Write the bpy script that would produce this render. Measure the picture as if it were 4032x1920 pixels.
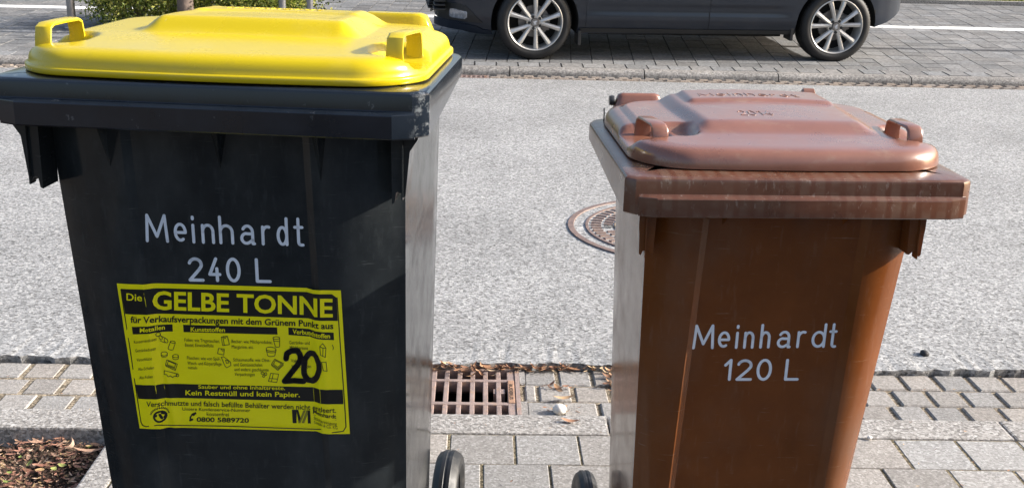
import bpy, bmesh, math, random
from mathutils import Vector, Matrix, Euler
random.seed(11)
R = math.radians
sin, cos, pi = math.sin, math.cos, math.pi

# ------------------------------------------------------------------ clear, camera, sky, sun, exposure
sc = bpy.context.scene
for o in list(bpy.data.objects):
    bpy.data.objects.remove(o)
col = sc.collection

CAM_H, PITCH, ROLL, YAW, F = 1.2429, .2970, .0265, -.0311, 4445.6
cd = bpy.data.cameras.new('camera')
cd.sensor_fit = 'HORIZONTAL'
cd.sensor_width = 36
cd.lens = 36 * F / 4032
cd.clip_start = .02
cd.clip_end = 2000
cam = bpy.data.objects.new('camera', cd)
col.objects.link(cam)
cam.matrix_world = (Matrix.Translation((0, 0, CAM_H)) @ Matrix.Rotation(YAW, 4, 'Z')
                    @ Matrix.Rotation(pi / 2 - PITCH, 4, 'X') @ Matrix.Rotation(ROLL, 4, 'Z'))
sc.camera = cam

SUN_EL = R(26)
SUN_AZ = .018
sd = Vector((cos(SUN_AZ) * cos(SUN_EL), sin(SUN_AZ) * cos(SUN_EL), sin(SUN_EL)))   # direction to the sun
w = bpy.data.worlds.new('World')
sc.world = w
w.use_nodes = True
nt = w.node_tree
sky = nt.nodes.new('ShaderNodeTexSky')
sky.sky_type = 'NISHITA'
sky.sun_disc = False
sky.sun_elevation = SUN_EL
sky.sun_rotation = math.atan2(sd.x, sd.y)
sky.air_density = 1.0
sky.dust_density = 4.5
bg = nt.nodes['Background']
bg.inputs['Strength'].default_value = .15
nt.links.new(sky.outputs['Color'], bg.inputs['Color'])

sl = bpy.data.lights.new('sun', 'SUN')
sl.energy = 5.0
sl.angle = R(.5)
sl.color = (1, .95, .88)
so = bpy.data.objects.new('sun', sl)
col.objects.link(so)
so.location = (6, 0, 8)
so.rotation_euler = sd.to_track_quat('Z', 'Y').to_euler()

vs = sc.view_settings
vs.view_transform = 'Standard'
vs.look = 'None'
vs.exposure = .78
vs.gamma = 1
vs.use_curve_mapping = False

# ------------------------------------------------------------------ helpers
def obj(name, bm, mats, parent=None, smooth=None, loc=None, rot=None):
    me = bpy.data.meshes.new(name)
    if bm is not None:
        bmesh.ops.recalc_face_normals(bm, faces=bm.faces)
        bm.to_mesh(me)
        bm.free()
    for m in (mats if isinstance(mats, (list, tuple)) else [mats]):
        me.materials.append(m)
    if smooth is not None:
        for p in me.polygons:
            p.use_smooth = True
        me.set_sharp_from_angle(angle=R(smooth))
    o = bpy.data.objects.new(name, me)
    col.objects.link(o)
    if parent:
        o.parent = parent
    if loc:
        o.location = loc
    if rot:
        o.rotation_euler = rot
    return o

def empty(name, loc=(0, 0, 0), rot=(0, 0, 0), parent=None):
    o = bpy.data.objects.new(name, None)
    o.empty_display_size = .1
    col.objects.link(o)
    o.location = loc
    o.rotation_euler = rot
    if parent:
        o.parent = parent
    return o

def tag(o, label=None, cat=None, group=None, kind=None):
    if label: o['label'] = label
    if cat: o['category'] = cat
    if group: o['group'] = group
    if kind: o['kind'] = kind
    return o

def copy_tree(o, parent=None):
    c = o.copy()
    col.objects.link(c)
    c.parent = parent
    for ch in o.children:
        copy_tree(ch, c)
    return c

def ss(a, b, x):
    if a == b: return float(x >= b)
    t = max(0., min(1., (x - a) / (b - a)))
    return t * t * (3 - 2 * t)

def lerp(a, b, t): return a + (b - a) * t

def interp(tab, x):
    if x <= tab[0][0]: return tab[0][1]
    for (a, va), (b, vb) in zip(tab, tab[1:]):
        if x <= b: return lerp(va, vb, (x - a) / (b - a))
    return tab[-1][1]

def box(bm, x0, x1, y0, y1, z0, z1, mi=0, bev=0):
    vs_ = [bm.verts.new(p) for p in ((x0, y0, z0), (x1, y0, z0), (x1, y1, z0), (x0, y1, z0), (x0, y0, z1), (x1, y0, z1), (x1, y1, z1), (x0, y1, z1))]
    fs = [bm.faces.new([vs_[i] for i in q]) for q in ((3, 2, 1, 0), (4, 5, 6, 7), (0, 1, 5, 4), (1, 2, 6, 5), (2, 3, 7, 6), (3, 0, 4, 7))]
    for f in fs: f.material_index = mi
    if bev:
        es = list({e for f in fs for e in f.edges})
        bmesh.ops.bevel(bm, geom=es, offset=bev, segments=2, affect='EDGES', profile=.6)
    return vs_

def loft(bm, rings, close=True, cap0=False, cap1=False, mi=0):
    vr = [[bm.verts.new(p) for p in r] for r in rings]
    n = len(vr[0])
    for a, b in zip(vr, vr[1:]):
        for i in range(n if close else n - 1):
            j = (i + 1) % n
            f = bm.faces.new((a[i], a[j], b[j], b[i]))
            f.material_index = mi
    if cap0: bm.faces.new(vr[0][::-1]).material_index = mi
    if cap1: bm.faces.new(vr[-1]).material_index = mi
    return vr

def prism(bm, pts, axis, a, b, mi=0):
    """polygon pts (2D) extruded along axis ('x': pts are (y,z); 'y': (x,z); 'z': (x,y))"""
    def P(p, t):
        return {'x': (t, p[0], p[1]), 'y': (p[0], t, p[1]), 'z': (p[0], p[1], t)}[axis]
    v0 = [bm.verts.new(P(p, a)) for p in pts]
    v1 = [bm.verts.new(P(p, b)) for p in pts]
    n = len(pts)
    fs = [bm.faces.new(v0), bm.faces.new(v1[::-1])]
    for i in range(n):
        j = (i + 1) % n
        fs.append(bm.faces.new((v0[i], v0[j], v1[j], v1[i])))
    for f in fs: f.material_index = mi
    return fs

def tube(bm, pts, r, n=10, cap=True, mi=0):
    pts = [Vector(p) for p in pts]
    rad = r if isinstance(r, (list, tuple)) else [r] * len(pts)
    rings = []
    up = None
    for i, p in enumerate(pts):
        d = (pts[min(i + 1, len(pts) - 1)] - pts[max(i - 1, 0)]).normalized()
        if up is None:
            up = Vector((0, 0, 1)) if abs(d.z) < .9 else Vector((1, 0, 0))
        a = d.cross(up).normalized()
        b = a.cross(d).normalized()
        up = b
        rings.append([p + rad[i] * (cos(2 * pi * k / n) * a + sin(2 * pi * k / n) * b) for k in range(n)])
    loft(bm, rings, cap0=cap, cap1=cap, mi=mi)

def lathe(bm, prof, n=48, axis='y', mi=0, close=False):
    """prof: (radius, t) pairs; axis of revolution x or y"""
    rings = []
    for r_, t in prof:
        rings.append([((r_ * cos(2 * pi * k / n), t, r_ * sin(2 * pi * k / n)) if axis == 'y' else
                       (t, r_ * cos(2 * pi * k / n), r_ * sin(2 * pi * k / n))) for k in range(n)])
    if close: rings.append(rings[0])
    loft(bm, rings, mi=mi)

# ------------------------------------------------------------------ materials
def mat(name, base, rough=.5, metal=0., spec=.5, var=0., vscale=8., rvar=0., bump=0., bscale=60., coat=0., dirt=None):
    m = bpy.data.materials.new(name)
    m.use_nodes = True
    n, l = m.node_tree.nodes, m.node_tree.links
    b = n['Principled BSDF']
    b.inputs['Base Color'].default_value = (*base, 1)
    b.inputs['Roughness'].default_value = rough
    b.inputs['Metallic'].default_value = metal
    b.inputs['Specular IOR Level'].default_value = spec
    b.inputs['Coat Weight'].default_value = coat
    b.inputs['Coat Roughness'].default_value = .15
    b.inputs['Coat IOR'].default_value = 1.65
    tc = n.new('ShaderNodeTexCoord')
    last = None
    if var or rvar:
        nz = n.new('ShaderNodeTexNoise')
        nz.inputs['Scale'].default_value = vscale
        nz.inputs['Detail'].default_value = 6
        nz.inputs['Roughness'].default_value = .65
        l.new(tc.outputs['Object'], nz.inputs['Vector'])
    if var:
        mx = n.new('ShaderNodeMix'); mx.data_type = 'RGBA'
        mr = n.new('ShaderNodeMapRange')
        mr.inputs[1].default_value = .3; mr.inputs[2].default_value = .7
        l.new(nz.outputs['Fac'], mr.inputs[0])
        l.new(mr.outputs[0], mx.inputs[0])
        mx.inputs[6].default_value = (*[c * (1 - var) for c in base], 1)
        mx.inputs[7].default_value = (*[min(1, c * (1 + var)) for c in base], 1)
        last = mx.outputs[2]
    if rvar:
        mr2 = n.new('ShaderNodeMapRange')
        mr2.inputs[1].default_value = .3; mr2.inputs[2].default_value = .7
        mr2.inputs[3].default_value = max(.02, rough - rvar); mr2.inputs[4].default_value = rough + rvar
        l.new(nz.outputs['Fac'], mr2.inputs[0])
        l.new(mr2.outputs[0], b.inputs['Roughness'])
    for dl in (dirt if isinstance(dirt, list) else [dirt] if dirt else []):
        # dust, streaks and scratches with shapes of their own: stretched noise, thresholded
        dcol, amount, dsc, lo, hi = dl[:5]
        mp = n.new('ShaderNodeMapping')
        mp.inputs['Scale'].default_value = dsc
        mp.inputs['Location'].default_value = (lo * 7, hi * 5, amount * 9)
        l.new(tc.outputs['Object'], mp.inputs['Vector'])
        n2 = n.new('ShaderNodeTexNoise')
        n2.inputs['Scale'].default_value = 1
        n2.inputs['Detail'].default_value = 5
        n2.inputs['Roughness'].default_value = .6
        l.new(mp.outputs[0], n2.inputs['Vector'])
        mr3 = n.new('ShaderNodeMapRange')
        mr3.inputs[1].default_value = lo; mr3.inputs[2].default_value = hi
        mr3.inputs[4].default_value = amount
        l.new(n2.outputs['Fac'], mr3.inputs[0])
        fac = mr3.outputs[0]
        if len(dl) > 5:      # dust caught in evenly spaced vertical bands (moulded ribs)
            sx = n.new('ShaderNodeSeparateXYZ')
            l.new(tc.outputs['Object'], sx.inputs[0])
            k1 = n.new('ShaderNodeMath'); k1.operation = 'MULTIPLY'; k1.inputs[1].default_value = 2 * pi / dl[5]
            l.new(sx.outputs[0], k1.inputs[0])
            k2 = n.new('ShaderNodeMath'); k2.operation = 'SINE'
            l.new(k1.outputs[0], k2.inputs[0])
            k3 = n.new('ShaderNodeMapRange'); k3.inputs[1].default_value = -.75; k3.inputs[2].default_value = .1
            l.new(k2.outputs[0], k3.inputs[0])
            k4 = n.new('ShaderNodeMath'); k4.operation = 'MULTIPLY'
            l.new(fac, k4.inputs[0]); l.new(k3.outputs[0], k4.inputs[1])
            fac = k4.outputs[0]
        m3 = n.new('ShaderNodeMix'); m3.data_type = 'RGBA'
        l.new(fac, m3.inputs[0])
        if last: l.new(last, m3.inputs[6])
        else: m3.inputs[6].default_value = (*base, 1)
        m3.inputs[7].default_value = (*dcol, 1)
        last = m3.outputs[2]
    if last: l.new(last, b.inputs['Base Color'])
    if bump:
        nb = n.new('ShaderNodeTexNoise')
        nb.inputs['Scale'].default_value = bscale
        nb.inputs['Detail'].default_value = 4
        l.new(tc.outputs['Object'], nb.inputs['Vector'])
        bp = n.new('ShaderNodeBump')
        bp.inputs['Strength'].default_value = bump
        bp.inputs['Distance'].default_value = .004
        l.new(nb.outputs['Fac'], bp.inputs['Height'])
        l.new(bp.outputs[0], b.inputs['Normal'])
    return m

def chips(name, stops, scale, bump, rough=.85, big=.12, attr=None, dist=.004, warm=None):
    """stone chips: Voronoi cells of random grey set in darker binder"""
    m = bpy.data.materials.new(name)
    m.use_nodes = True
    n, l = m.node_tree.nodes, m.node_tree.links
    b = n['Principled BSDF']
    b.inputs['Roughness'].default_value = rough
    b.inputs['Specular IOR Level'].default_value = .35
    tc = n.new('ShaderNodeTexCoord')
    vo = n.new('ShaderNodeTexVoronoi')
    vo.inputs['Scale'].default_value = scale
    l.new(tc.outputs['Object'], vo.inputs['Vector'])
    sep = n.new('ShaderNodeSeparateColor')
    l.new(vo.outputs['Color'], sep.inputs[0])
    cr = n.new('ShaderNodeValToRGB')
    e = cr.color_ramp.elements
    while len(e) < len(stops): e.new(.5)
    for k, (p, c) in enumerate(stops):
        e[k].position = p
        e[k].color = (*c, 1)
    l.new(sep.outputs[0], cr.inputs[0])
    nz = n.new('ShaderNodeTexNoise')
    nz.inputs['Scale'].default_value = 1.3
    nz.inputs['Detail'].default_value = 5
    l.new(tc.outputs['Object'], nz.inputs['Vector'])
    mr = n.new('ShaderNodeMapRange')
    mr.inputs[1].default_value = .3; mr.inputs[2].default_value = .7
    mr.inputs[3].default_value = 1 - big; mr.inputs[4].default_value = 1 + big
    l.new(nz.outputs['Fac'], mr.inputs[0])
    mul = n.new('ShaderNodeMix'); mul.data_type = 'RGBA'; mul.blend_type = 'MULTIPLY'
    mul.inputs[0].default_value = 1
    l.new(cr.outputs[0], mul.inputs[6])
    l.new(mr.outputs[0], mul.inputs[7])
    out = mul.outputs[2]
    if attr:
        at = n.new('ShaderNodeAttribute'); at.attribute_name = attr
        m2 = n.new('ShaderNodeMix'); m2.data_type = 'RGBA'; m2.blend_type = 'MULTIPLY'
        m2.inputs[0].default_value = 1
        l.new(out, m2.inputs[6]); l.new(at.outputs['Color'], m2.inputs[7])
        out = m2.outputs[2]
    l.new(out, b.inputs['Base Color'])
    nb = n.new('ShaderNodeTexNoise')
    nb.inputs['Scale'].default_value = scale * 1.2
    nb.inputs['Detail'].default_value = 3
    l.new(tc.outputs['Object'], nb.inputs['Vector'])
    ad = n.new('ShaderNodeMath'); ad.operation = 'ADD'
    l.new(sep.outputs[1], ad.inputs[0]); l.new(nb.outputs['Fac'], ad.inputs[1])
    bp = n.new('ShaderNodeBump')
    bp.inputs['Strength'].default_value = bump
    bp.inputs['Distance'].default_value = dist
    l.new(ad.outputs[0], bp.inputs['Height'])
    l.new(bp.outputs[0], b.inputs['Normal'])
    return m

G = lambda v, w_=0.: (v * (1 + w_), v, v * (1 - w_))
M = {}
M['asphalt'] = chips('asphalt', [(0, G(.10)), (.2, G(.20, -.01)), (.5, G(.265, -.015)), (.8, G(.325, -.01)), (1, G(.45, 0))], 130, .45, big=.15)
M['paver'] = chips('concrete_paver', [(0, G(.20, .055)), (.5, G(.26, .05)), (1, G(.33, .045))], 190, .35, attr='tint', big=.1)
M['slab'] = chips('concrete_slab', [(0, G(.19, .05)), (.35, G(.24, .05)), (.8, G(.29, .045)), (1, G(.38, .03))], 190, .25, attr='tint', big=.08)
M['kerb'] = chips('kerb_concrete', [(0, G(.14, .05)), (.4, G(.25, .045)), (.8, G(.33, .04)), (1, G(.45, .02))], 170, .4, big=.1)
M['far_kerb'] = chips('far_kerb_concrete', [(0, G(.14, .05)), (.5, G(.22, .05)), (1, G(.32, .05))], 90, .5, big=.2)
M['strip'] = chips('parking_paver', [(0, G(.13)), (.5, G(.17)), (1, G(.22))], 60, .2, attr='tint', big=.14)
M['joint'] = chips('joint_sand', [(0, (.08, .065, .045)), (.5, (.19, .155, .11)), (1, (.36, .30, .22))], 160, .6, rough=.95)
M['joint_dark'] = chips('joint_dark', [(0, G(.03)), (1, G(.08, .1))], 100, .3, rough=.95)
M['moss'] = chips('moss_joint', [(0, (.05, .042, .025)), (.5, (.13, .105, .065)), (1, (.26, .22, .14))], 150, .6, rough=.95)
M['soil'] = chips('soil', [(0, (.012, .008, .005)), (.5, (.04, .025, .016)), (.85, (.09, .06, .04)), (1, (.25, .18, .12))], 90, 1., rough=.95, dist=.01)
M['earth'] = chips('earth', [(0, G(.06, .2)), (1, G(.12, .2))], 3, .1)
M['white_paint'] = mat('white_paver', (.74, .74, .72), .7, var=.08, vscale=5)
M['dark_plastic'] = mat('anthracite_plastic', (.0205, .0240, .0260), .16, spec=.33, var=.25, vscale=16, rvar=.10, dirt=[((.09, .10, .105), .25, (130, 130, 30), .56, .82), ((.11, .12, .12), .5, (26, 26, 420), .64, .74), ((.07, .075, .075), .45, (9, 9, 5), .5, .75)])
M['rim_plastic'] = mat('anthracite_rim_plastic', (.0120, .0165, .0240), .15, spec=.3, coat=.3, var=.25, vscale=14, rvar=.07, dirt=((.25, .26, .27), .7, (60, 60, 45), .66, .78))
def edge_wear(m, x0, x1, colr, scale):
    n, l = m.node_tree.nodes, m.node_tree.links
    b = n['Principled BSDF']
    old = b.inputs['Base Color'].links[0].from_socket
    tc = n.new('ShaderNodeTexCoord')
    sp = n.new('ShaderNodeSeparateXYZ')
    l.new(tc.outputs['Object'], sp.inputs[0])
    mr = n.new('ShaderNodeMapRange')
    mr.inputs[1].default_value = x0; mr.inputs[2].default_value = x1
    l.new(sp.outputs[0], mr.inputs[0])
    nz = n.new('ShaderNodeTexNoise')
    nz.inputs['Scale'].default_value = scale; nz.inputs['Detail'].default_value = 7; nz.inputs['Roughness'].default_value = .75
    l.new(tc.outputs['Object'], nz.inputs['Vector'])
    m2 = n.new('ShaderNodeMapRange')
    m2.inputs[1].default_value = .51; m2.inputs[2].default_value = .66
    l.new(nz.outputs['Fac'], m2.inputs[0])
    my = n.new('ShaderNodeMapRange')
    my.inputs[1].default_value = .045; my.inputs[2].default_value = .004
    l.new(sp.outputs[1], my.inputs[0])
    m0 = n.new('ShaderNodeMath'); m0.operation = 'MULTIPLY'
    l.new(mr.outputs[0], m0.inputs[0]); l.new(my.outputs[0], m0.inputs[1])
    mu = n.new('ShaderNodeMath'); mu.operation = 'MULTIPLY'
    l.new(m0.outputs[0], mu.inputs[0]); l.new(m2.outputs[0], mu.inputs[1])
    mx = n.new('ShaderNodeMix'); mx.data_type = 'RGBA'
    l.new(mu.outputs[0], mx.inputs[0]); l.new(old, mx.inputs[6]); mx.inputs[7].default_value = (*colr, 1)
    l.new(mx.outputs[2], b.inputs['Base Color'])
edge_wear(M['rim_plastic'], .264, .290, (.30, .32, .33), 90)
M['yellow_plastic'] = mat('yellow_plastic', (.58, .44, .0018), .27, spec=.45, coat=.15, var=.035, vscale=4, rvar=.04, dirt=[((.55, .48, .2), .25, (7, 7, 7), .5, .8), ((.62, .55, .3), .5, (220, 14, 60), .70, .78), ((.30, .24, .03), .35, (26, 40, 20), .64, .8)])
M['brown_plastic'] = mat('brown_plastic', (.165, .050, .0105), .17, spec=.36, var=.14, vscale=14, rvar=.10, dirt=[((.24, .13, .08), .4, (110, 110, 22), .58, .82), ((.30, .2, .14), .45, (24, 24, 300), .64, .74), ((.16, .085, .05), .5, (8, 8, 5), .5, .75)])
M['brown_lid'] = mat('weathered_brown_plastic', (.225, .092, .058), .30, spec=.6, coat=.5, var=.16, vscale=12, rvar=.07, dirt=((.30, .19, .13), .6, (28, 28, 60), .56, .76))
M['brown_rim'] = mat('weathered_brown_rim', (.120, .046, .025), .3, spec=.4, coat=.3, var=.18, vscale=14, rvar=.06, dirt=[((.20, .135, .095), .55, (16, 16, 40), .40, .72, .0213), ((.36, .29, .24), .5, (160, 160, 60), .6, .72)])
M['letter'] = mat('grey_white_print', (.72, .77, .84), .4, var=.1, vscale=40)
M['letter_b'] = mat('pale_print', (.80, .83, .88), .4, var=.08, vscale=40)
M['st_yellow'] = mat('sticker_yellow', (.98, .87, .004), .25, var=.04, vscale=20)
M['st_black'] = mat('sticker_black', (.012, .012, .010), .3, var=.2, vscale=30)
M['st_olive'] = mat('sticker_olive', (.27, .24, .02), .35)
M['marker'] = mat('marker_ink', (.008, .008, .009), .28, var=.4, vscale=70)
M['rubber'] = mat('black_rubber', (.012, .013, .015), .5, var=.3, vscale=30, rvar=.1, dirt=((.09, .085, .08), .5, (40, 40, 40), .55, .75))
M['hub'] = mat('black_hub_plastic', (.03, .032, .036), .4, var=.2, vscale=30)
M['iron'] = mat('rusty_cast_iron', (.27, .205, .185), .6, spec=.4, var=.3, vscale=22, bump=.4, bscale=200, dirt=((.40, .24, .13), .6, (40, 40, 40), .55, .72))
M['iron_dust'] = mat('dusty_iron', (.50, .36, .21), .8, var=.3, vscale=40)
M['iron_stud'] = mat('worn_iron', (.175, .125, .11), .55, var=.3, vscale=30, dirt=((.36, .22, .13), .5, (40, 40, 40), .56, .74))
M['iron_far'] = mat('rusty_iron_orange', (.34, .2, .13), .7, var=.3, vscale=22, bump=.3, bscale=160)
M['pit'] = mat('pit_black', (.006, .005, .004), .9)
M['steel'] = mat('galvanised_steel', (.30, .29, .29), .42, metal=.8, var=.15, vscale=9, rvar=.08)
M['bark'] = mat('bark', (.17, .125, .10), .9, var=.35, vscale=14, bump=.8, bscale=40)
M['paint'] = mat('car_paint', (.011, .0165, .028), .3, metal=0., spec=.2, coat=.4, var=.08, vscale=4, dirt=((.05, .05, .05), .2, (3, 3, 9), .5, .8))
M['trim'] = mat('car_black_trim', (.013, .014, .016), .5, var=.2, vscale=12)
M['well'] = mat('wheel_well', (.006, .006, .006), .9)
M['glass'] = mat('car_glass', (.012, .015, .017), .06, coat=.5)
M['tyre'] = mat('tyre_rubber', (.008, .008, .009), .62, var=.35, vscale=25, bump=.3, bscale=150, dirt=((.05, .047, .045), .3, (9, 9, 9), .5, .75))
M['alloy'] = mat('alloy_silver', (.60, .59, .57), .34, metal=.5, var=.12, vscale=12, rvar=.08)
M['alloy_dark'] = mat('alloy_dirty', (.20, .19, .185), .45, metal=.6, var=.2, vscale=12)
M['lamp_glass'] = mat('lamp_reflector', (.62, .66, .72), .12, metal=.7)
M['fog_glass'] = mat('fog_lamp_glass', (.30, .33, .38), .1, metal=.5, var=.5, vscale=30)
M['petal'] = mat('dry_leaf', (.34, .18, .10), .75, var=.4, vscale=50)
M['stone'] = mat('white_pebble', (.78, .74, .68), .7, var=.08, vscale=60)
M['dstone'] = mat('dark_stone', (.02, .02, .022), .7, var=.2, vscale=60)

def attr_mat(name, rough, trans=0.):
    m = bpy.data.materials.new(name)
    m.use_nodes = True
    n, l = m.node_tree.nodes, m.node_tree.links
    b = n['Principled BSDF']
    b.inputs['Roughness'].default_value = rough
    at = n.new('ShaderNodeAttribute'); at.attribute_name = 'tint'
    l.new(at.outputs['Color'], b.inputs['Base Color'])
    if trans:
        tr = n.new('ShaderNodeBsdfTranslucent')
        l.new(at.outputs['Color'], tr.inputs['Color'])
        mx = n.new('ShaderNodeMixShader')
        mx.inputs[0].default_value = trans
        l.new(b.outputs[0], mx.inputs[1]); l.new(tr.outputs[0], mx.inputs[2])
        l.new(mx.outputs[0], n['Material Output'].inputs[0])
    return m
M['leaf'] = attr_mat('shrub_leaf', .45, .5)
M['grass'] = attr_mat('grass_blade', .6, .3)
M['litter'] = attr_mat('leaf_litter', .75, .1)
M['mulch'] = attr_mat('bark_chips', .85)

def tint_layer(bm):
    return bm.loops.layers.float_color.get('tint') or bm.loops.layers.float_color.new('tint')

def paint(faces, layer, c):
    for f in faces:
        for lp in f.loops: lp[layer] = (*c, 1)

# ------------------------------------------------------------------ ground: the street and its edges
SLOPE, KY = .05, 8.72
def strip_z(y): return SLOPE * (y - KY)

bm = bmesh.new()
box(bm, -300, 300, -300, 300, -.9, -.6)
tag(obj('ground', bm, M['earth']), kind='structure')

# road: asphalt sheet with a ragged near edge and a real drop to the gutter
bm = bmesh.new()
NX = 900
X0, X1 = -9, 9
def edge_y(x):
    return 3.012 + .006 * sin(x * 9.1) + .005 * sin(x * 23.7 + 1) + .004 * sin(x * 61 + 2) + random.uniform(-.006, .006)
top, bot, far = [], [], []
for i in range(NX + 1):
    x = lerp(X0, X1, i / NX)
    y = edge_y(x)
    top.append(bm.verts.new((x, y, -.040 + random.uniform(-.002, .002))))
    bot.append(bm.verts.new((x + random.uniform(-.003, .003), y + .012, -.085)))
    far.append(bm.verts.new((x, 3.2, -.041)))
f2 = [bm.verts.new((x_, 5.6, -.03)) for x_ in (X0, X1)]
f3 = [bm.verts.new((x_, 8.42, -.047)) for x_ in (X0, X1)]
for i in range(NX):
    bm.faces.new((top[i], top[i + 1], far[i + 1], far[i]))
    bm.faces.new((bot[i], bot[i + 1], top[i + 1], top[i]))
bm.faces.new(far[::1] + [f2[1], f2[0]])
bm.faces.new((f2[0], f2[1], f3[1], f3[0]))
tag(obj('road', bm, M['asphalt']), kind='structure')

# near gutter: three rows of small square pavers on a sand bed
def pave(name, m, xs, ys, z_fn, gap, h, offset_fn, jitter=.002, tint=(.85, 1.12), bev=.004, skip=None, warm=.03, shear=0., zj=.0015, hue=(1, 1, 1)):
    bm = bmesh.new()
    tl = tint_layer(bm)
    for r, (ya, yb) in enumerate(ys):
        off, pitch = offset_fn(r)
        k0 = math.floor((xs[0] - off) / pitch)
        k1 = math.ceil((xs[1] - off) / pitch)
        for k in range(k0, k1):
            xa, xb = off + k * pitch, off + (k + 1) * pitch
            if xb <= xs[0] or xa >= xs[1]: continue
            xa, xb = max(xa, xs[0]), min(xb, xs[1])
            if skip and skip(.5 * (xa + xb), .5 * (ya + yb)): continue
            g, gy = (gap[0] / 2, gap[1] / 2) if isinstance(gap, tuple) else (gap / 2, gap / 2)
            j = lambda: random.uniform(-jitter, jitter)
            dz = random.uniform(-zj, zj)
            tx, ty = random.uniform(-.008, .008), random.uniform(-.008, .008)
            x_a, x_b, y_a, y_b = xa + g + j(), xb - g + j(), ya + gy + j(), yb - gy + j()
            b_ = bev
            cx, cy = .5 * (xa + xb), .5 * (ya + yb)
            def P(x, y, z):
                return (x + shear * (y - ys[0][0]), y, z_fn(x, y) + z + dz + (tx * (x - cx) + ty * (y - cy) if jitter else 0))
            lo = [bm.verts.new(P(x, y, -h)) for x, y in ((x_a, y_a), (x_b, y_a), (x_b, y_b), (x_a, y_b))]
            fs = []
            if b_:
                mid = [bm.verts.new(P(x, y, -b_)) for x, y in ((x_a, y_a), (x_b, y_a), (x_b, y_b), (x_a, y_b))]
                hi = [bm.verts.new(P(x, y, 0)) for x, y in ((x_a + b_, y_a + b_), (x_b - b_, y_a + b_), (x_b - b_, y_b - b_), (x_a + b_, y_b - b_))]
                lay = [lo, mid, hi]
            else:
                hi = [bm.verts.new(P(x, y, 0)) for x, y in ((x_a, y_a), (x_b, y_a), (x_b, y_b), (x_a, y_b))]
                lay = [lo, hi]
            for A_, B_ in zip(lay, lay[1:]):
                for q in range(4):
                    fs.append(bm.faces.new((A_[q], A_[(q + 1) % 4], B_[(q + 1) % 4], B_[q])))
            fs.append(bm.faces.new(hi))
            t = random.uniform(*tint)
            wv = random.uniform(-warm, warm)
            paint(fs, tl, (t * (1 + wv) * hue[0], t * hue[1], t * (1 - wv) * hue[2]))
    return tag(obj(name, bm, m), kind='structure')

GX0, GX1 = -.40, .123      # the near drain interrupts the gutter
for run in ((-4, GX0 - .018), (GX1 + .006, 4)):
    pave('gutter', M['paver'], run, [(2.588, 2.694), (2.694, 2.80), (2.80, 2.906), (2.906, 3.012)],
         lambda x, y: -.058, (.0125, .0065), .05, lambda r: ((.0315, .0995) if r in (1, 3) else (.0705, .0995)), tint=(.82, 1.05))
bm = bmesh.new()
for xa, xb in ((-9, GX0), (GX1, 9)):
    xc = -.9 if xa < -1 else 1.0
    for x_a, x_b, z_ in ((xa, xc, -.0605), (xc, xb, -.064)) if xa < -1 else ((xa, xc, -.0628), (xc, xb, -.0632)):
        v = [bm.verts.new(p) for p in ((x_a, 2.5, z_), (x_b, 2.5, z_), (x_b, 3.008, z_), (x_a, 3.008, z_))]
        bm.faces.new(v)
        v = [bm.verts.new(p) for p in ((x_a, 3.008, -.073), (x_b, 3.008, -.073), (x_b, 3.08, -.073), (x_a, 3.08, -.073))]
        bm.faces.new(v)
tag(obj('gutter_bed', bm, M['joint']), kind='structure')

# near kerb: flush concrete stones
bm = bmesh.new()
xk = 1.33 - 1.0 * 8
while xk < 8:
    vs_ = box(bm, xk + .002, xk + .998, 2.4835, 2.5895, -.22, 0.003, bev=.006)
    xk += 1.0
tag(obj('kerb', bm, M['kerb']), kind='structure')

# pavement slabs in running rows toward the camera
rows = []
y = 2.482
while y > -2.2:
    rows.append((y - .1495, y)); y -= .1495
def slab_off(r):
    return ((.0935 if r % 2 == 0 else .0165), .1545)
pave('pavement', M['slab'], (-.795, 4.2), rows, lambda x, y: 0., (.0068, .0045), .05, slab_off, jitter=.0015, bev=.0018, tint=(.86, 1.12), warm=.035, zj=.001)
bm = bmesh.new()
v = [bm.verts.new(p) for p in ((-.80, -3, -.0022), (9, -3, -.0022), (9, 2.484, -.0022), (-.80, 2.484, -.0022))]
bm.faces.new(v)
tag(obj('pavement_bed', bm, M['moss']), kind='structure')
# planter edging and soil
bm = bmesh.new()
yy = 2.482
while yy > -3:
    box(bm, -.862, -.798, yy - .498, yy, -.2, .002, bev=.005)
    yy -= .5
tag(obj('planter_edging', bm, M['kerb']), kind='structure')
bm = bmesh.new()
n1, n2 = 120, 60
g = {}
for i in range(n1 + 1):
    for j in range(n2 + 1):
        x, y = lerp(-2.2, -.862, i / n1), lerp(1.1, 2.484, j / n2)
        z = -.045 + .012 * sin(x * 17 + y * 5) * sin(y * 21) + random.uniform(-.006, .006)
        g[i, j] = bm.verts.new((x, y, z))
for i in range(n1):
    for j in range(n2):
        bm.faces.new((g[i, j], g[i + 1, j], g[i + 1, j + 1], g[i, j + 1]))
tag(obj('soil', bm, M['soil'], smooth=60), kind='structure')

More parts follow.
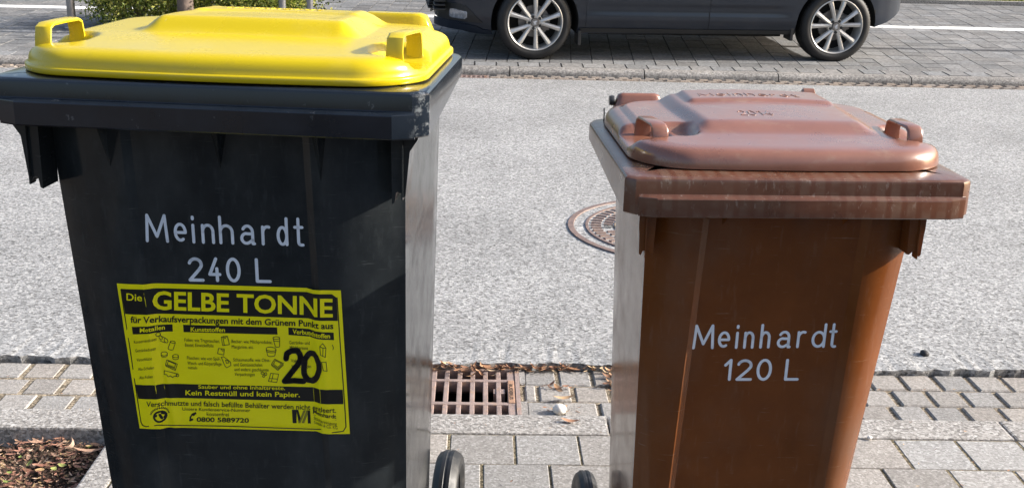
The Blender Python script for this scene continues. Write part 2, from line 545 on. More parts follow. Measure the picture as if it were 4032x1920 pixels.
# far side: gutter, rounded kerb, parking strip rising away, footpath, lawn
pave('far_gutter', M['paver'], (-6, 8), [(8.40, 8.47), (8.47, 8.535), (8.535, 8.60)], lambda x, y: -.050 + .03 * (y - 8.4), (.020, .010), .04,
     lambda r: (.05 * r, .103), tint=(.62, .86), skip=lambda x, y: -.43 < x < .07, bev=.009, warm=.05, hue=(1.12, 1, .9))
bm = bmesh.new()
v = [bm.verts.new(p) for p in ((-9, 8.35, -.072), (9, 8.35, -.072), (9, 8.62, -.07), (-9, 8.62, -.07))]
bm.faces.new(v)
tag(obj('far_gutter_bed', bm, M['joint']), kind='structure')
bm = bmesh.new()
prof = [(8.60, -.2), (8.60, -.035), (8.605, -.018), (8.617, -.006), (8.635, .002), (8.66, .006), (8.70, .007), (8.714, .004), (8.714, -.2)]
x = .8 - 14
while x < 14:
    prism(bm, prof, 'x', x + .004, x + 1.028)
    x += 1.032
tag(obj('far_kerb', bm, M['far_kerb'], smooth=40), kind='structure')
LINE0, LINE1 = 11.09, 11.27
srow = []
y = 8.90
while y < 12.94:
    srow.append((y, y + .1692)); y += .1692
wl = min(range(len(srow)), key=lambda i: abs(srow[i][0] - LINE0))
LINE0, LINE1 = srow[wl]
pave('parking_strip', M['strip'], (-7.5, 9), srow[:wl], lambda x, y: strip_z(y), .0065, .03, lambda r: (.03, .1685), jitter=.0015, bev=0, tint=(.8, 1.2), shear=.065, warm=.02)
pave('footpath', M['strip'], (-7.5, 9), srow[wl + 1:], lambda x, y: strip_z(y), .0065, .03, lambda r: (.03, .1685), jitter=.0015, bev=0, tint=(.72, 1.1), shear=.065, warm=.02)
pave('edge_row', M['strip'], (-7.5, 9), [(8.722, 8.892)], lambda x, y: strip_z(y) + .004, .012, .03, lambda r: (.115, .1685), jitter=.0015, bev=0, tint=(1.0, 1.3), warm=.03)
pave('parking_line', M['white_paint'], (-7.5, 9), [srow[wl]], lambda x, y: strip_z(y) + .001, .006, .03, lambda r: (.03, .3), jitter=.001, bev=0)
bm = bmesh.new()
v = [bm.verts.new((x, y, strip_z(y) - .014)) for x, y in ((-9, 8.716), (10, 8.716), (10, 12.97), (-9, 12.97))]
bm.faces.new(v)
tag(obj('parking_strip_bed', bm, M['joint_dark']), kind='structure')
bm = bmesh.new()
box(bm, -9, 12, 12.972, 13.05, -.3, .255)
tag(obj('lawn_edging', bm, M['kerb']), kind='structure')
bm = bmesh.new()
v = [bm.verts.new(p) for p in ((-40, 13.052, .225), (40, 13.052, .225), (40, 60, .9), (-40, 60, .9))]
bm.faces.new(v)
M['turf'] = chips('turf', [(0, (.04, .05, .015)), (.5, (.10, .12, .03)), (1, (.22, .2, .08))], 40, .6)
tag(obj('lawn', bm, M['turf']), kind='structure')
bm = bmesh.new()
tl = tint_layer(bm)
for i in range(16000):
    x, y = random.uniform(-9, 9) if i % 2 else random.uniform(2.5, 9), 13.06 + random.random() ** 2 * 2.2
    h_ = random.uniform(.015, .045)
    a = random.uniform(0, pi); s_ = random.uniform(.006, .012)
    z = .225 + (y - 13.052) * .0144
    dx, dy = cos(a) * s_, sin(a) * s_
    lx, ly = random.uniform(-.02, .02), random.uniform(-.02, .02)
    f = bm.faces.new([bm.verts.new(p) for p in ((x - dx, y - dy, z), (x + dx, y + dy, z), (x + lx, y + ly, z + h_))])
    c = random.choice([(.10, .13, .03), (.16, .17, .045), (.22, .2, .07), (.30, .25, .12), (.08, .11, .025)])
    paint([f], tl, c)
tag(obj('grass', bm, M['grass']), 'yellow-green lawn behind the footpath at the upper right edge', None, None, 'stuff')

# unseen wall added to the right of the photographer: keeps the ground in front of the bins in shade
shade_wall = empty('unseen_shade_wall', (2.9, 0, 0))
tag(shade_wall, 'unseen wall added to shade the ground before the bins, right of and behind the camera', 'wall')
bm = bmesh.new()
box(bm, 0, .2, -7, 1.24, -.3, 2.3, bev=.01)
obj('wall', bm, M['kerb'], shade_wall)
bm = bmesh.new()
box(bm, -.04, .24, -7.04, 1.26, 2.303, 2.37, bev=.01)
obj('coping', bm, M['kerb'], shade_wall)

# ------------------------------------------------------------------ stroke lettering (single-line drawn letters)
def arc(cx, cy, rx, ry, a0, a1, n=14):
    return [(cx + rx * cos(R(lerp(a0, a1, k / n))), cy + ry * sin(R(lerp(a0, a1, k / n)))) for k in range(n + 1)]
GL = {   # unit cap height 1, x-height .68
    'M': (.80, [[(0, 0), (.06, 1), (.40, .18), (.74, 1), (.80, 0)]]),
    'e': (.50, [[(.02, .36), (.49, .36)] + arc(.255, .37, .235, .31, 0, 300, 26)]),
    'i': (.06, [[(.03, 0), (.03, .66)], [(.03, .90), (.03, .97)]]),
    'n': (.50, [[(.03, 0), (.03, .66)], [(.03, .42)] + arc(.25, .42, .22, .25, 180, 0, 14) + [(.47, 0)]]),
    'h': (.50, [[(.03, 0), (.03, 1)], [(.03, .42)] + arc(.25, .42, .22, .25, 180, 0, 14) + [(.47, 0)]]),
    'a': (.52, [arc(.27, .44, .2, .24, 150, 0, 14) + [(.47, 0), (.53, 0)], [(.47, .38), (.25, .38)] + arc(.22, .20, .19, .19, 90, 300, 14) + [(.47, .14)]]),
    'r': (.34, [[(.03, 0), (.03, .66)], [(.03, .42)] + arc(.23, .42, .20, .25, 180, 70, 8)]),
    'd': (.50, [[(.47, 1), (.47, 0)], arc(.25, .335, .22, .325, 0, 360, 26)]),
    't': (.36, [[(.16, 1), (.16, .12)] + arc(.28, .12, .12, .12, 180, 270, 6) + [(.36, 0)], [(0, .68), (.34, .68)]]),
    '2': (.56, [arc(.28, .72, .25, .26, 165, -20, 16) + [(.42, .48), (.02, 0), (.56, 0)]]),
    '4': (.60, [[(.40, 1), (.02, .28), (.58, .28)], [(.43, .55), (.43, 0)]]),
    '0': (.56, [arc(.28, .5, .25, .5, 0, 360, 32)]),
    '1': (.30, [[(.0, .74), (.26, 1), (.26, 0)]]),
    'L': (.50, [[(.03, 1), (.03, 0), (.52, 0)]]),
    '0b': (.56, []),
}
def ribbon_polys(pts, wd):
    """2D polyline -> list of convex polygons with round joints"""
    out = []
    r = wd / 2
    clean = [pts[0]]
    for p in pts[1:]:
        if math.hypot(p[0] - clean[-1][0], p[1] - clean[-1][1]) > 1e-6: clean.append(p)
    for a, b in zip(clean, clean[1:]):
        dx, dy = b[0] - a[0], b[1] - a[1]
        L = math.hypot(dx, dy)
        nx, ny = -dy / L * r, dx / L * r
        out.append([(a[0] + nx, a[1] + ny), (a[0] - nx, a[1] - ny), (b[0] - nx, b[1] - ny), (b[0] + nx, b[1] + ny)])
    for p in clean:
        out.append([(p[0] + r * cos(2 * pi * k / 10), p[1] + r * sin(2 * pi * k / 10)) for k in range(10)])
    return out

def strokes(text, xs, h, wd):
    """text glyphs at left edges xs; returns polygons in (x, y)"""
    polys = []
    for ch, (xa, sx) in zip(text, xs):
        _, st = GL[ch]
        for s in st:
            polys += ribbon_polys([(xa + p[0] * h * sx, p[1] * h) for p in s], wd)
    return polys

def layout(text, width, h, track):
    """natural layout scaled to width: list of (x, sx)"""
    ws = [GL[c][0] if c != ' ' else .45 for c in text]
    nat = sum(ws) + track * (len(text) - 1)
    sx = width / (nat * h)
    x, out = 0, []
    for c, w_ in zip(text, ws):
        if c != ' ': out.append((x, sx))
        x += (w_ + track) * h * sx
    return out

def place_polys(bm, polys, fn, lift, mi=0):
    for k, poly in enumerate(polys):
        vs_ = [bm.verts.new(fn(p[0], p[1], lift + (k % 7) * 2e-5)) for p in poly]
        bm.faces.new(vs_).material_index = mi

# text from Blender's built-in font -> list of (verts2d, faces)
def font_mesh(s, bold):
    cu = bpy.data.curves.new('t', 'FONT')
    cu.body = s
    cu.size = 1
    cu.resolution_u = 3
    cu.offset = bold
    o = bpy.data.objects.new('t', cu)
    col.objects.link(o)
    dg = bpy.context.evaluated_depsgraph_get()
    me = bpy.data.meshes.new_from_object(o.evaluated_get(dg))
    v = [(p.co.x, p.co.y) for p in me.vertices]
    f = [tuple(p.vertices) for p in me.polygons]
    bpy.data.objects.remove(o)
    bpy.data.meshes.remove(me)
    bpy.data.curves.remove(cu)
    return v, f

# ------------------------------------------------------------------ wheelie bins
def rr(x0, x1, y0, y1, r, mx=56, my=36, nc=12):
    """rounded rectangle, fixed vertex count, counter-clockwise from the front edge"""
    r = max(min(r, (x1 - x0) / 2 - 1e-4, (y1 - y0) / 2 - 1e-4), 1e-4)
    P = []
    for k in range(mx): P.append((lerp(x0 + r, x1 - r, k / mx), y0))
    for k in range(nc): a = -pi / 2 + pi / 2 * k / nc; P.append((x1 - r + r * cos(a), y0 + r + r * sin(a)))
    for k in range(my): P.append((x1, lerp(y0 + r, y1 - r, k / my)))
    for k in range(nc): a = pi / 2 * k / nc; P.append((x1 - r + r * cos(a), y1 - r + r * sin(a)))
    for k in range(mx): P.append((lerp(x1 - r, x0 + r, k / mx), y1))
    for k in range(nc): a = pi / 2 + pi / 2 * k / nc; P.append((x0 + r + r * cos(a), y1 - r + r * sin(a)))
    for k in range(my): P.append((x0, lerp(y1 - r, y0 + r, k / my)))
    for k in range(nc): a = pi + pi / 2 * k / nc; P.append((x0 + r + r * cos(a), y0 + r + r * sin(a)))
    return P

class Bin:
    def __init__(s, **k): s.__dict__.update(k)
    def hw(s, z): return s.w_top - s.taper * (s.z_ref - z)     # half width at the rear
    def cx(s, z): return s.cx0 + s.shear * (s.z_ref - z)
    def front_y(s, x, z):
        y = s.y_front + .03 * (s.z_ref - z)
        ax = abs(x - s.cx(z) - s.pc)
        pw = s.panel
        wf = s.hw(z) + s.crease
        if ax < pw - .011: return y + s.recess
        if ax < pw: return y + s.recess * (pw - ax) / .011
        t = min(1, (ax - pw) / max(.01, wf - pw))
        return y + s.corner * t ** 2.1
    def back_y(s, z): return s.y_back - s.back_taper * (s.z_ref - z)
    def body_ring(s, z):
        c, w_ = s.cx(z), s.hw(z)
        wf = w_ + s.crease
        pl, pr = s.pc - s.panel, s.pc + s.panel
        xs = [lerp(-wf, pl, k / 12) for k in range(12)] + [lerp(pl, pl + .011, k / 3) for k in range(3)]
        xs += [lerp(pl + .011, pr - .011, k / 12) for k in range(12)] + [lerp(pr - .011, pr, k / 3) for k in range(3)]
        xs += [lerp(pr, wf, k / 12) for k in range(13)]
        P = [(c + x, s.front_y(c + x, z), z) for x in xs]
        yb, rb = s.back_y(z), .05
        y0 = P[-1][1]
        y0l = P[0][1]
        for k in range(1, 7): P.append((c + lerp(wf, w_, k / 6), lerp(y0, yb - rb, k / 6), z))
        for k in range(1, 7): a = pi / 2 * k / 6; P.append((c + w_ - rb + rb * cos(a), yb - rb + rb * sin(a), z))
        for k in range(1, 6): P.append((c + lerp(w_ - rb, -w_ + rb, k / 6), yb, z))
        for k in range(0, 7): a = pi / 2 + pi / 2 * k / 6; P.append((c - w_ + rb + rb * cos(a), yb - rb + rb * sin(a), z))
        for k in range(1, 6): P.append((c - lerp(w_, wf, k / 6), lerp(yb - rb, y0l, k / 6), z))
        return P

def build_bin(name, B, loc, rz, label, m):
    root = empty(name, loc, (0, 0, rz))
    tag(root, label, 'wheelie bin', 'wheelie bins on the pavement')
    # ---- body
    bm = bmesh.new()
    zs = [B.rim_bot + .012] + [lerp(B.rim_bot - .01, .03, k / 26) for k in range(27)]
    rings = [B.body_ring(z) for z in zs]
    low = [(p[0] * .97, lerp(p[1], .2, .04), .015) for p in rings[-1]]
    loft(bm, rings + [low], cap1=True)
    # triangular gussets under the rim
    for xa, xb, xt, zt in B.ribs:
        zt0 = B.rim_bot + .006
        ya = B.front_y(.5 * (xa + xb), zt0)
        A_ = [bm.verts.new((xa, ya + .001, zt0)), bm.verts.new((xb, ya + .001, zt0)), bm.verts.new((xt, B.front_y(xt, zt) + .001, zt)),
              bm.verts.new((lerp(xa, xb, .75), ya - .03, zt0))]
        for q in ((0, 3, 2), (3, 1, 2), (0, 1, 3)): bm.faces.new([A_[i] for i in q])
    # axle housing behind the foot
    yb = B.back_y(.1)
    box(bm, -B.hw(.1) * .75, B.hw(.1) * .75, yb - .04, B.wheel_y + .03, .055, .15, bev=.01)
    body = obj('body', bm, m['body'], root, smooth=28)
    # lifting brackets at both front corners
    for sx in (-1, 1):
        bm = bmesh.new()
        pts = [((p[0] if sx > 0 else -p[0]) + (B.br_dx if sx < 0 else 0), p[1] + B.br_dz) for p in B.bracket]
        prism(bm, pts, 'y', B.br_y, B.br_y + .045)
        xm = sum(p[0] for p in pts) / len(pts)
        prism(bm, [(xm - .0012, B.rim_bot + .002), (xm + .0012, B.rim_bot + .002), (xm + .0008, B.bracket[4][1] + B.br_dz - .004), (xm - .0008, B.bracket[4][1] + B.br_dz - .004)], 'y', B.br_y - .006, B.br_y + .01)
        obj('lifting_bracket', bm, m['body'], root, smooth=40)
    # ---- rim
    bm = bmesh.new()
    W, D, c1, c2, zt = B.rim_w, B.rim_d, B.ch_x, B.ch_y, B.rim_top
    def outline(ins):
        P = [(-W + c1 + ins * .6, ins), (W - c1 - ins * .6, ins), (W - c1 * .45 - ins, c2 * .38 + ins), (W - ins, c2 + ins * .6)]
        rb = .045
        for k in range(7): a = pi / 2 * k / 6; P.append((W - ins - rb + rb * cos(a), D - ins - rb + rb * sin(a)))
        for k in range(7): a = pi / 2 + pi / 2 * k / 6; P.append((-W + ins + rb + rb * cos(a), D - ins - rb + rb * sin(a)))
        P += [(-W + ins, c2 + ins * .6), (-W + c1 * .45 + ins, c2 * .38 + ins)]
        return P
    def zb(y): return lerp(B.rim_bot, zt - .028, ss(.03, D, y) * .3 + .7 * max(0, min(1, y / D)))
    O = outline(0)
    def plate(y): return zt
    rings = [[(x, y, zb(y)) for x, y in outline(.03)], [(x, y, zb(y)) for x, y in outline(.0022)], [(x, y, zb(y) + .002) for x, y in O],
             [(x, y, zt - .005) for x, y in O], [(x, y, zt - .0015) for x, y in outline(.0022)], [(x, y, zt) for x, y in outline(.006)],
             [(x, y, zt + .002) for x, y in outline(.03)], [(x, y, zt + .002) for x, y in outline(.12)]]
    # longitudinal subdivision along sides for a smooth lower edge
    def dens(r):
        out = []
        for a, b in zip(r, r[1:] + r[:1]):
            L = math.dist(a[:2], b[:2])
            n_ = max(1, int(L / .04)) if L > .1 else 1
            for k in range(n_): out.append(tuple(lerp(a[i], b[i], k / n_) for i in range(3)))
        return out
    nO = [max(1, int(math.dist(a, b) / .04)) if math.dist(a, b) > .1 else 1 for a, b in zip(O, O[1:] + O[:1])]
    def dens2(r, zf):
        out = []
        for (a, b), n_ in zip(zip(r, r[1:] + r[:1]), nO):
            for k in range(n_):
                x, y = lerp(a[0], b[0], k / n_), lerp(a[1], b[1], k / n_)
                out.append((x, y, zf(x, y)))
        return out
    rings = [dens2(outline(.03), lambda x, y: zb(y)), dens2(outline(.0022), lambda x, y: zb(y)), dens2(O, lambda x, y: zb(y) + .002),
             dens2(O, lambda x, y: zt - .006), dens2(outline(.0012), lambda x, y: zt - .0025), dens2(outline(.004), lambda x, y: zt - .0004),
             dens2(outline(.008), lambda x, y: zt + .0003), dens2(outline(.03), lambda x, y: zt + .002), dens2(outline(.12), lambda x, y: zt + .002)]
    loft(bm, rings, cap1=True)
    # lower tier of the front lip: a step forward with bevelled ends
    lx0, lx1, t = B.tier_x0, B.tier_x1, B.tier_y
    z0, z1 = B.rim_bot - .001, B.tier_z
    e = B.tier_end
    def tier(zz, out_, ins):
        return [(lx0 + ins, .004, zz), (lx0 + ins, 0 - .0005, zz), (lx0 + e, -out_, zz), (lx1 - e, -out_, zz), (lx1 - ins, -.0005, zz), (lx1 - ins, .004, zz)]
    loft(bm, [tier(z0, t - .002, 0), tier(z0 + .002, t, 0), tier(z1 - .0025, t, 0), tier(z1 - .001, t - .001, 0), tier(z1 + .0016, .0015, 0), tier(z1 + .0026, .0004, 0)], cap0=True, cap1=True)
    rim = obj('rim', bm, m['rim'], root, smooth=24)
    # ---- lid
    bm = bmesh.new()
    L = B.lid
    x0, x1, y0, y1 = L['x0'], L['x1'], L['y0'], L['y1']
    prof_ = L['prof']            # (inset, height) from the skirt up to the shoulder
    dsh, zsh = prof_[-1]
    inner = []
    d = dsh + .0045
    dmax = (y1 - y0) / 2 - .003
    while d < dmax:
        inner.append(d); d += .0045
    inner.append(dmax)
    def deform(x, y):
        t = 1 - ss(y0, y1, y)
        return x, y + L['bow'] * (x / x1) ** 2 * t
    rings = []
    for d, h_ in prof_ + [(d, None) for d in inner]:
        pts = rr(x0 + d, x1 - d, y0 + d, y1 - d, L['r'] - d, nc=14)
        ring = []
        for (x, y) in pts:
            x, y = deform(x, y)
            if h_ is None: z = zsh + L['crown'](x, y, d) + L['top'](x, y)
            else: z = h_
            z = L['cut'](x, y, z)
            ring.append((x, y, B.rim_top + .003 + z))
        rings.append(ring)
    loft(bm, rings, cap1=True)
    lid = obj('lid', bm, m['lid'], root, smooth=50)
    # handles: arched grips over the front-corner scoops
    for hx0, hy0, hx1, hy1, zb0, zt0, zt1 in L['handles']:
        bm = bmesh.new()
        base = B.rim_top + .003
        path = [(0, zb0 - .01), (.0, zb0 + .3 * (zt0 - zb0)), (.04, zt0 - .004), (.14, zt0), (.5, lerp(zt0, zt1, .5) + .0005), (.86, zt1), (.96, zt1 - .004), (1, zb0 + .3 * (zt1 - zb0)), (1, zb0 - .012)]
        hwid = L['hwid']
        ths = .0055
        cen = [Vector((lerp(hx0, hx1, p[0]), lerp(hy0, hy1, p[0]), base + p[1])) for p in path]
        rings = []
        side = Vector((1, 0, 0))
        for i, c in enumerate(cen):
            d_ = (cen[min(i + 1, len(cen) - 1)] - cen[max(0, i - 1)]).normalized()
            up = side.cross(d_).normalized()
            if i < len(cen) / 2 and up.z < -.01: up = -up
            sec = []
            wv = hwid * (1.12 if i in (0, len(cen) - 1) else 1)
            for k in range(12):
                a = 2 * pi * k / 12
                cx_, cy_ = cos(a), sin(a)
                sx_ = math.copysign(abs(cx_) ** .55, cx_) * wv / 2
                sy_ = math.copysign(abs(cy_) ** .55, cy_) * ths / 2
                sec.append(c + side * sx_ + up * sy_)
            rings.append(sec)
        loft(bm, rings, cap0=True, cap1=True)
        obj('lid_handle', bm, m['lid'], lid, smooth=50)
    # hinge lugs at the rear edge of the lid
    for (xa, xb, ya, yb_, za, zb_) in L['lugs']:
        bm = bmesh.new()
        b0 = B.rim_top + .003
        rings = []
        for k in range(13):
            t = k / 12
            x = lerp(xa, xb, t)
            e_ = min(1, min(t, 1 - t) * 9) ** .5
            h_ = lerp(za + .004, zb_, e_)
            rings.append([(x, ya, b0 + za), (x, ya + .002, b0 + h_ - .004), (x, ya + .006, b0 + h_), (x, yb_ - .006, b0 + h_), (x, yb_, b0 + h_ - .006), (x, yb_, b0 + za - .01)])
        loft(bm, rings, cap0=True, cap1=True)
        obj('hinge_lug', bm, m['lid'], lid, smooth=45)
    # raised lettering on the lid, same plastic
    for text, xa, wd, yb_, h_, sw in L['emboss']:
        bm = bmesh.new()
        lay = layout(text, wd, h_, .22)
        polys = strokes(text.replace(' ', ''), lay, h_, sw)
        def zlid(x, y):
            d = min(x - x0, x1 - x, y - y0, y1 - y)
            return B.rim_top + .003 + L['cut'](x, y, zsh + L['crown'](x, y, d) + L['top'](x, y))
        for kp, poly in enumerate(polys):
            lo_, hi_ = [], []
            for p in poly:
                X_, Y_ = xa + p[0], yb_ + p[1]
                z = zlid(X_, Y_)
                lo_.append(bm.verts.new((X_, Y_, z - .001)))
                hi_.append(bm.verts.new((lerp(xa + sum(q[0] for q in poly) / len(poly), X_, .8), lerp(yb_ + sum(q[1] for q in poly) / len(poly), Y_, .8), z + .0006 + (kp % 9) * .00004)))
            bm.faces.new(hi_)
            for i in range(len(poly)):
                j = (i + 1) % len(poly)
                bm.faces.new((lo_[i], lo_[j], hi_[j], hi_[i]))
        obj('raised_lettering', bm, m['lid'], lid)
    # hinge rod at the back of the body
    bm = bmesh.new()
    tube(bm, [(-B.rim_w * .78, B.rim_d + .03, zt - .012), (B.rim_w * .78, B.rim_d + .03, zt - .012)], .011, 14)
    for x in (-.7, -.3, .3, .7): box(bm, x * B.rim_w - .012, x * B.rim_w + .012, B.rim_d - .01, B.rim_d + .036, zt - .03, zt - .008, bev=.003)
    obj('rear_handle', bm, m['rim'], root, smooth=40)
    # ---- wheels and axle
    bm = bmesh.new()
    tube(bm, [(-B.wheel_x, B.wheel_y, .1), (B.wheel_x, B.wheel_y, .1)], .011, 12)
    obj('axle', bm, M['steel'], root, smooth=40)
    wh = []
    for sx in (-1, 1):
        we = empty('wheel', (sx * B.wheel_x, B.wheel_y, .1015), (0, 0, 0), root)
        hwd = B.wheel_w / 2
        bm = bmesh.new()
        lathe(bm, [(.062, -hwd * .7), (.075, -hwd), (.09, -hwd * .98), (.096, -hwd * .8), (.0995, -hwd * .48), (.1015, -hwd * .4), (.1015, -hwd * .12), (.1005, -hwd * .08), (.1005, hwd * .08), (.1015, hwd * .12), (.1015, hwd * .4), (.0995, hwd * .48), (.096, hwd * .8), (.09, hwd * .98), (.075, hwd), (.062, hwd * .7), (.062, -hwd * .7)], 64, 'x')
        obj('tyre', bm, M['rubber'], we, smooth=30)
        bm = bmesh.new()
        lathe(bm, [(.001, -hwd * .7), (.02, -hwd * .72), (.022, -hwd * .4), (.055, -hwd * .35), (.0625, -hwd * .6), (.0625, hwd * .6), (.055, hwd * .35), (.022, hwd * .4), (.02, hwd * .72), (.001, hwd * .7)], 40, 'x')
        obj('hub', bm, M['hub'], we, smooth=30)
    return root, lid

# --- the 240 litre bin: geometry in its own frame (x right, y away, z up, origin below the middle of the front lip)
def topA(x, y):
    """hump in the middle-rear of the yellow lid"""
    cx = .006
    fr = ss(.165, .205, y)
    side = 1 - ss(.128, .165, abs(x - cx))
    edge = fr * side * (1 - ss(.425, .445, y))
    hump = .0205 * edge - .0062 * ss(.2, .40, y) * (1 - ss(.13, .17, abs(x - cx)))
    # rear name panel with a curved front
    yc = .31 + .03 * (1 - ((x - cx) / .14) ** 2)
    pan = .0035 * ss(yc, yc + .012, y) * (1 - ss(.12, .132, abs(x - cx)))
    # inner shelf of the hump, very slightly dished
    dish = -.0012 * ss(.215, .23, y) * (1 - ss(.105, .118, abs(x - cx)))
    return hump + pan + dish

def scoop(x, y, cx, cy, hx, hy, floor, z, p=3.2):
    q = (abs((x - cx) / hx) ** p + abs((y - cy) / hy) ** p) ** (1 / p)
    t = 1 - ss(.74, 1.0, q)
    return lerp(z, min(z, floor), t) if z > floor else z

def cutA(x, y, z):
    z = scoop(x, y, .256, .115, .064, .054, .0150, z)
    z = scoop(x, y, -.252, .12, .060, .052, .0185, z)
    return z

binA = Bin(z_ref=.93, w_top=.2395, taper=.034, shear=.03, cx0=.003, y_front=.04, pc=-.0055, panel=.1285, recess=.007, crease=.006, corner=.035,
           y_back=.515, back_taper=.13, rim_w=.29, rim_d=.414, ch_x=.02, ch_y=.014, rim_top=1.0045, rim_bot=.946,
           tier_x0=-.273, tier_x1=.273, tier_y=.0135, tier_z=.978, tier_end=.027,
           ribs=[(-.168, -.126, -.149, .879), (-.014, .016, .001, .882), (.126, .150, .140, .872)],
           bracket=[(.2375, .952), (.277, .952), (.2725, .938), (.2625, .923), (.2565, .862), (.2535, .860), (.2515, .866), (.2475, .868), (.2440, .867), (.2420, .853), (.2385, .851)],
           br_dx=.0, br_dz=.0, br_y=.028, wheel_x=.250, wheel_w=.048, wheel_y=.565)
binA.lid = dict(x0=-.276, x1=.277, y0=.0055, y1=.438, r=.085, bow=.016,
                prof=[(.012, .0), (.001, .0), (0, .001), (0, .0075), (.0008, .0088), (.0042, .0095), (.0050, .0105), (.0058, .016), (.0075, .0215), (.0110, .0265), (.0165, .0302), (.0235, .0326), (.031, .0338)],
                crown=lambda x, y, d: .0088 * ss(.02, .2, y) * (1 - .62 * abs(x / .277) ** 2.2) * (1 - .25 * ss(.3, .44, y)), top=topA, cut=cutA, hwid=.023,
                handles=[(.236, .068, .2475, .162, .030, .0595, .0575), (-.2405, .072, -.2365, .166, .030, .0575, .0575)],
                lugs=[(.104, .232, .436, .470, .020, .0515)],
                emboss=[('Meinhardt', -.085, .15, .372, .024, .0024)])
rootA, lidA = build_bin('wheelie_bin', binA, (-.3556, 1.4463, 0), -.0983,
                        'large dark grey wheelie bin with yellow lid and yellow sticker',
                        dict(body=M['dark_plastic'], rim=M['rim_plastic'], lid=M['yellow_plastic']))

# --- the 120 litre bin
def topB(x, y):
    cx = .020
    fr = ss(.130, .178, y)
    hwf = lerp(.112, .122, ss(.15, .36, y))
    side = 1 - ss(hwf, hwf + .030, abs(x - cx))
    hump = .0112 * fr * side * (1 - ss(.43, .445, y))
    dome = .003 * fr * max(0, 1 - ((x - cx) / .12) ** 2) * ss(.17, .30, y)
    pan = .0055 * ss(.305, .322, y) * (1 - ss(.112, .124, abs(x - cx - .006)))
    return hump + dome + pan
def cutB(x, y, z):
    z = scoop(x, y, -.205, .165, .062, .056, .013, z)
    z = scoop(x, y, .228, .160, .058, .056, .014, z)
    z = scoop(x, y, -.140, .165, .026, .045, .022, z)
    return z
binB = Bin(z_ref=.82, w_top=.189, taper=.057, shear=-.042, cx0=-.004, y_front=.035, pc=.0015, panel=.1215, recess=.0095, crease=.006, corner=.030,
           y_back=.440, back_taper=.09, rim_w=.243, rim_d=.435, ch_x=.014, ch_y=.011, rim_top=.8855, rim_bot=.833,
           tier_x0=-.224, tier_x1=.234, tier_y=.010, tier_z=.860, tier_end=.024,
           ribs=[(-.098, -.082, -.094, .806), (.075, .094, .080, .806)],
           bracket=[(.169, .838), (.1935, .838), (.1935, .81), (.1925, .80), (.1915, .771), (.1885, .769), (.1865, .775), (.1825, .777), (.1785, .776), (.1745, .772), (.1715, .772)],
           br_dx=-.0235, br_dz=-.001, br_y=.024, wheel_x=.212, wheel_w=.037, wheel_y=.423)
binB.lid = dict(x0=-.223, x1=.238, y0=.033, y1=.432, r=.082, bow=.012,
                prof=[(.012, .0), (.0015, 0), (0, .001), (0, .004), (.0012, .012), (.0035, .018), (.0080, .0235), (.0145, .0265), (.022, .0280), (.028, .0286)],
                crown=lambda x, y, d: .0065 * ss(.04, .2, y) * (1 - .5 * abs((x - .012) / .235) ** 2.2), top=topB, cut=cutB, hwid=.024,
                handles=[(-.176, .118, -.1865, .206, .020, .0440, .0430), (.2005, .114, .2005, .200, .021, .0465, .0455)],
                lugs=[(-.196, -.112, .428, .448, .016, .0395), (.128, .155, .428, .445, .02, .0525)],
                emboss=[('Meinhardt', -.07, .165, .338, .024, .0022), ('2014', -.036, .052, .206, .030, .0019)])
rootB, lidB = build_bin('wheelie_bin', binB, (.4412, 1.4922, 0), .0385,
                        'smaller weathered brown wheelie bin with brown lid',
                        dict(body=M['brown_plastic'], rim=M['brown_rim'], lid=M['brown_lid']))
# black hinge pin and loose cable end on the brown bin's left rear
bm = bmesh.new()
lathe(bm, [(.001, -.004), (.008, -.004), (.009, 0), (.008, .004), (.001, .004)], 20, 'x')
o = obj('hinge_pin', bm, M['hub'], rootB, smooth=40, loc=(-.200, .438, .915))
bm = bmesh.new()
tube(bm, [(-.2175, .40, .886), (-.2172, .401, .897), (-.2178, .401, .908)], .0012, 6)
obj('wire_stub', bm, M['hub'], rootB)

# --- printed lettering on the fronts
def bin_front(B):
    def fn(x, z, lift): return (x, B.front_y(x, z) - lift, z)
    return fn
fa, fb = bin_front(binA), bin_front(binB)
# (glyph left edges in metres and horizontal scale)
def line_polys(text, edges, x_off, unit, h, wd):
    polys = []
    for ch, (a, b) in zip(text, edges):
        nat = GL[ch][0] * h
        polys += strokes(ch, [(0, 1)], h, wd) and [[(x_off + (a + .0) * unit + wd / 2 + p[0] * ((b - a) * unit - wd) / nat, p[1]) for p in pol] for pol in strokes_raw(ch, h, wd, ((b - a) * unit - wd) / nat)]
    return polys
def strokes_raw(ch, h, wd, sx):
    out = []
    for s in GL[ch][1]:
        pts = [(p[0] * h * sx, p[1] * h) for p in s]
        for pol in ribbon_polys(pts, wd):
            out.append([(p[0] / sx, p[1]) for p in pol])
    return out
def put_line(bm, B, fn, text, edges, x0, unit, z0, h, wd, slope=0.):
    for ch, (a, b) in zip(text, edges):
        wtar = (b - a) * unit - wd
        sx = wtar / (GL[ch][0] * h)
        for s in GL[ch][1]:
            pts = [(x0 + a * unit + wd / 2 + p[0] * h * sx, z0 + wd / 2 + p[1] * (h - wd)) for p in s]
            for k, pol in enumerate(ribbon_polys(pts, wd)):
                vs_ = [bm.verts.new(fn(p[0], p[1] + slope * (p[0] - x0), .0006 + (k % 5) * 3e-5)) for p in pol]
                bm.faces.new(vs_)
bm = bmesh.new()
UA = .2235 / 863
put_line(bm, binA, fa, 'Meinhardt', [(0, 128), (155, 230), (252, 275), (303, 383), (398, 488), (513, 600), (628, 688), (711, 780), (805, 863)], -.1105, UA, .7745, .0415, .0043, .02)
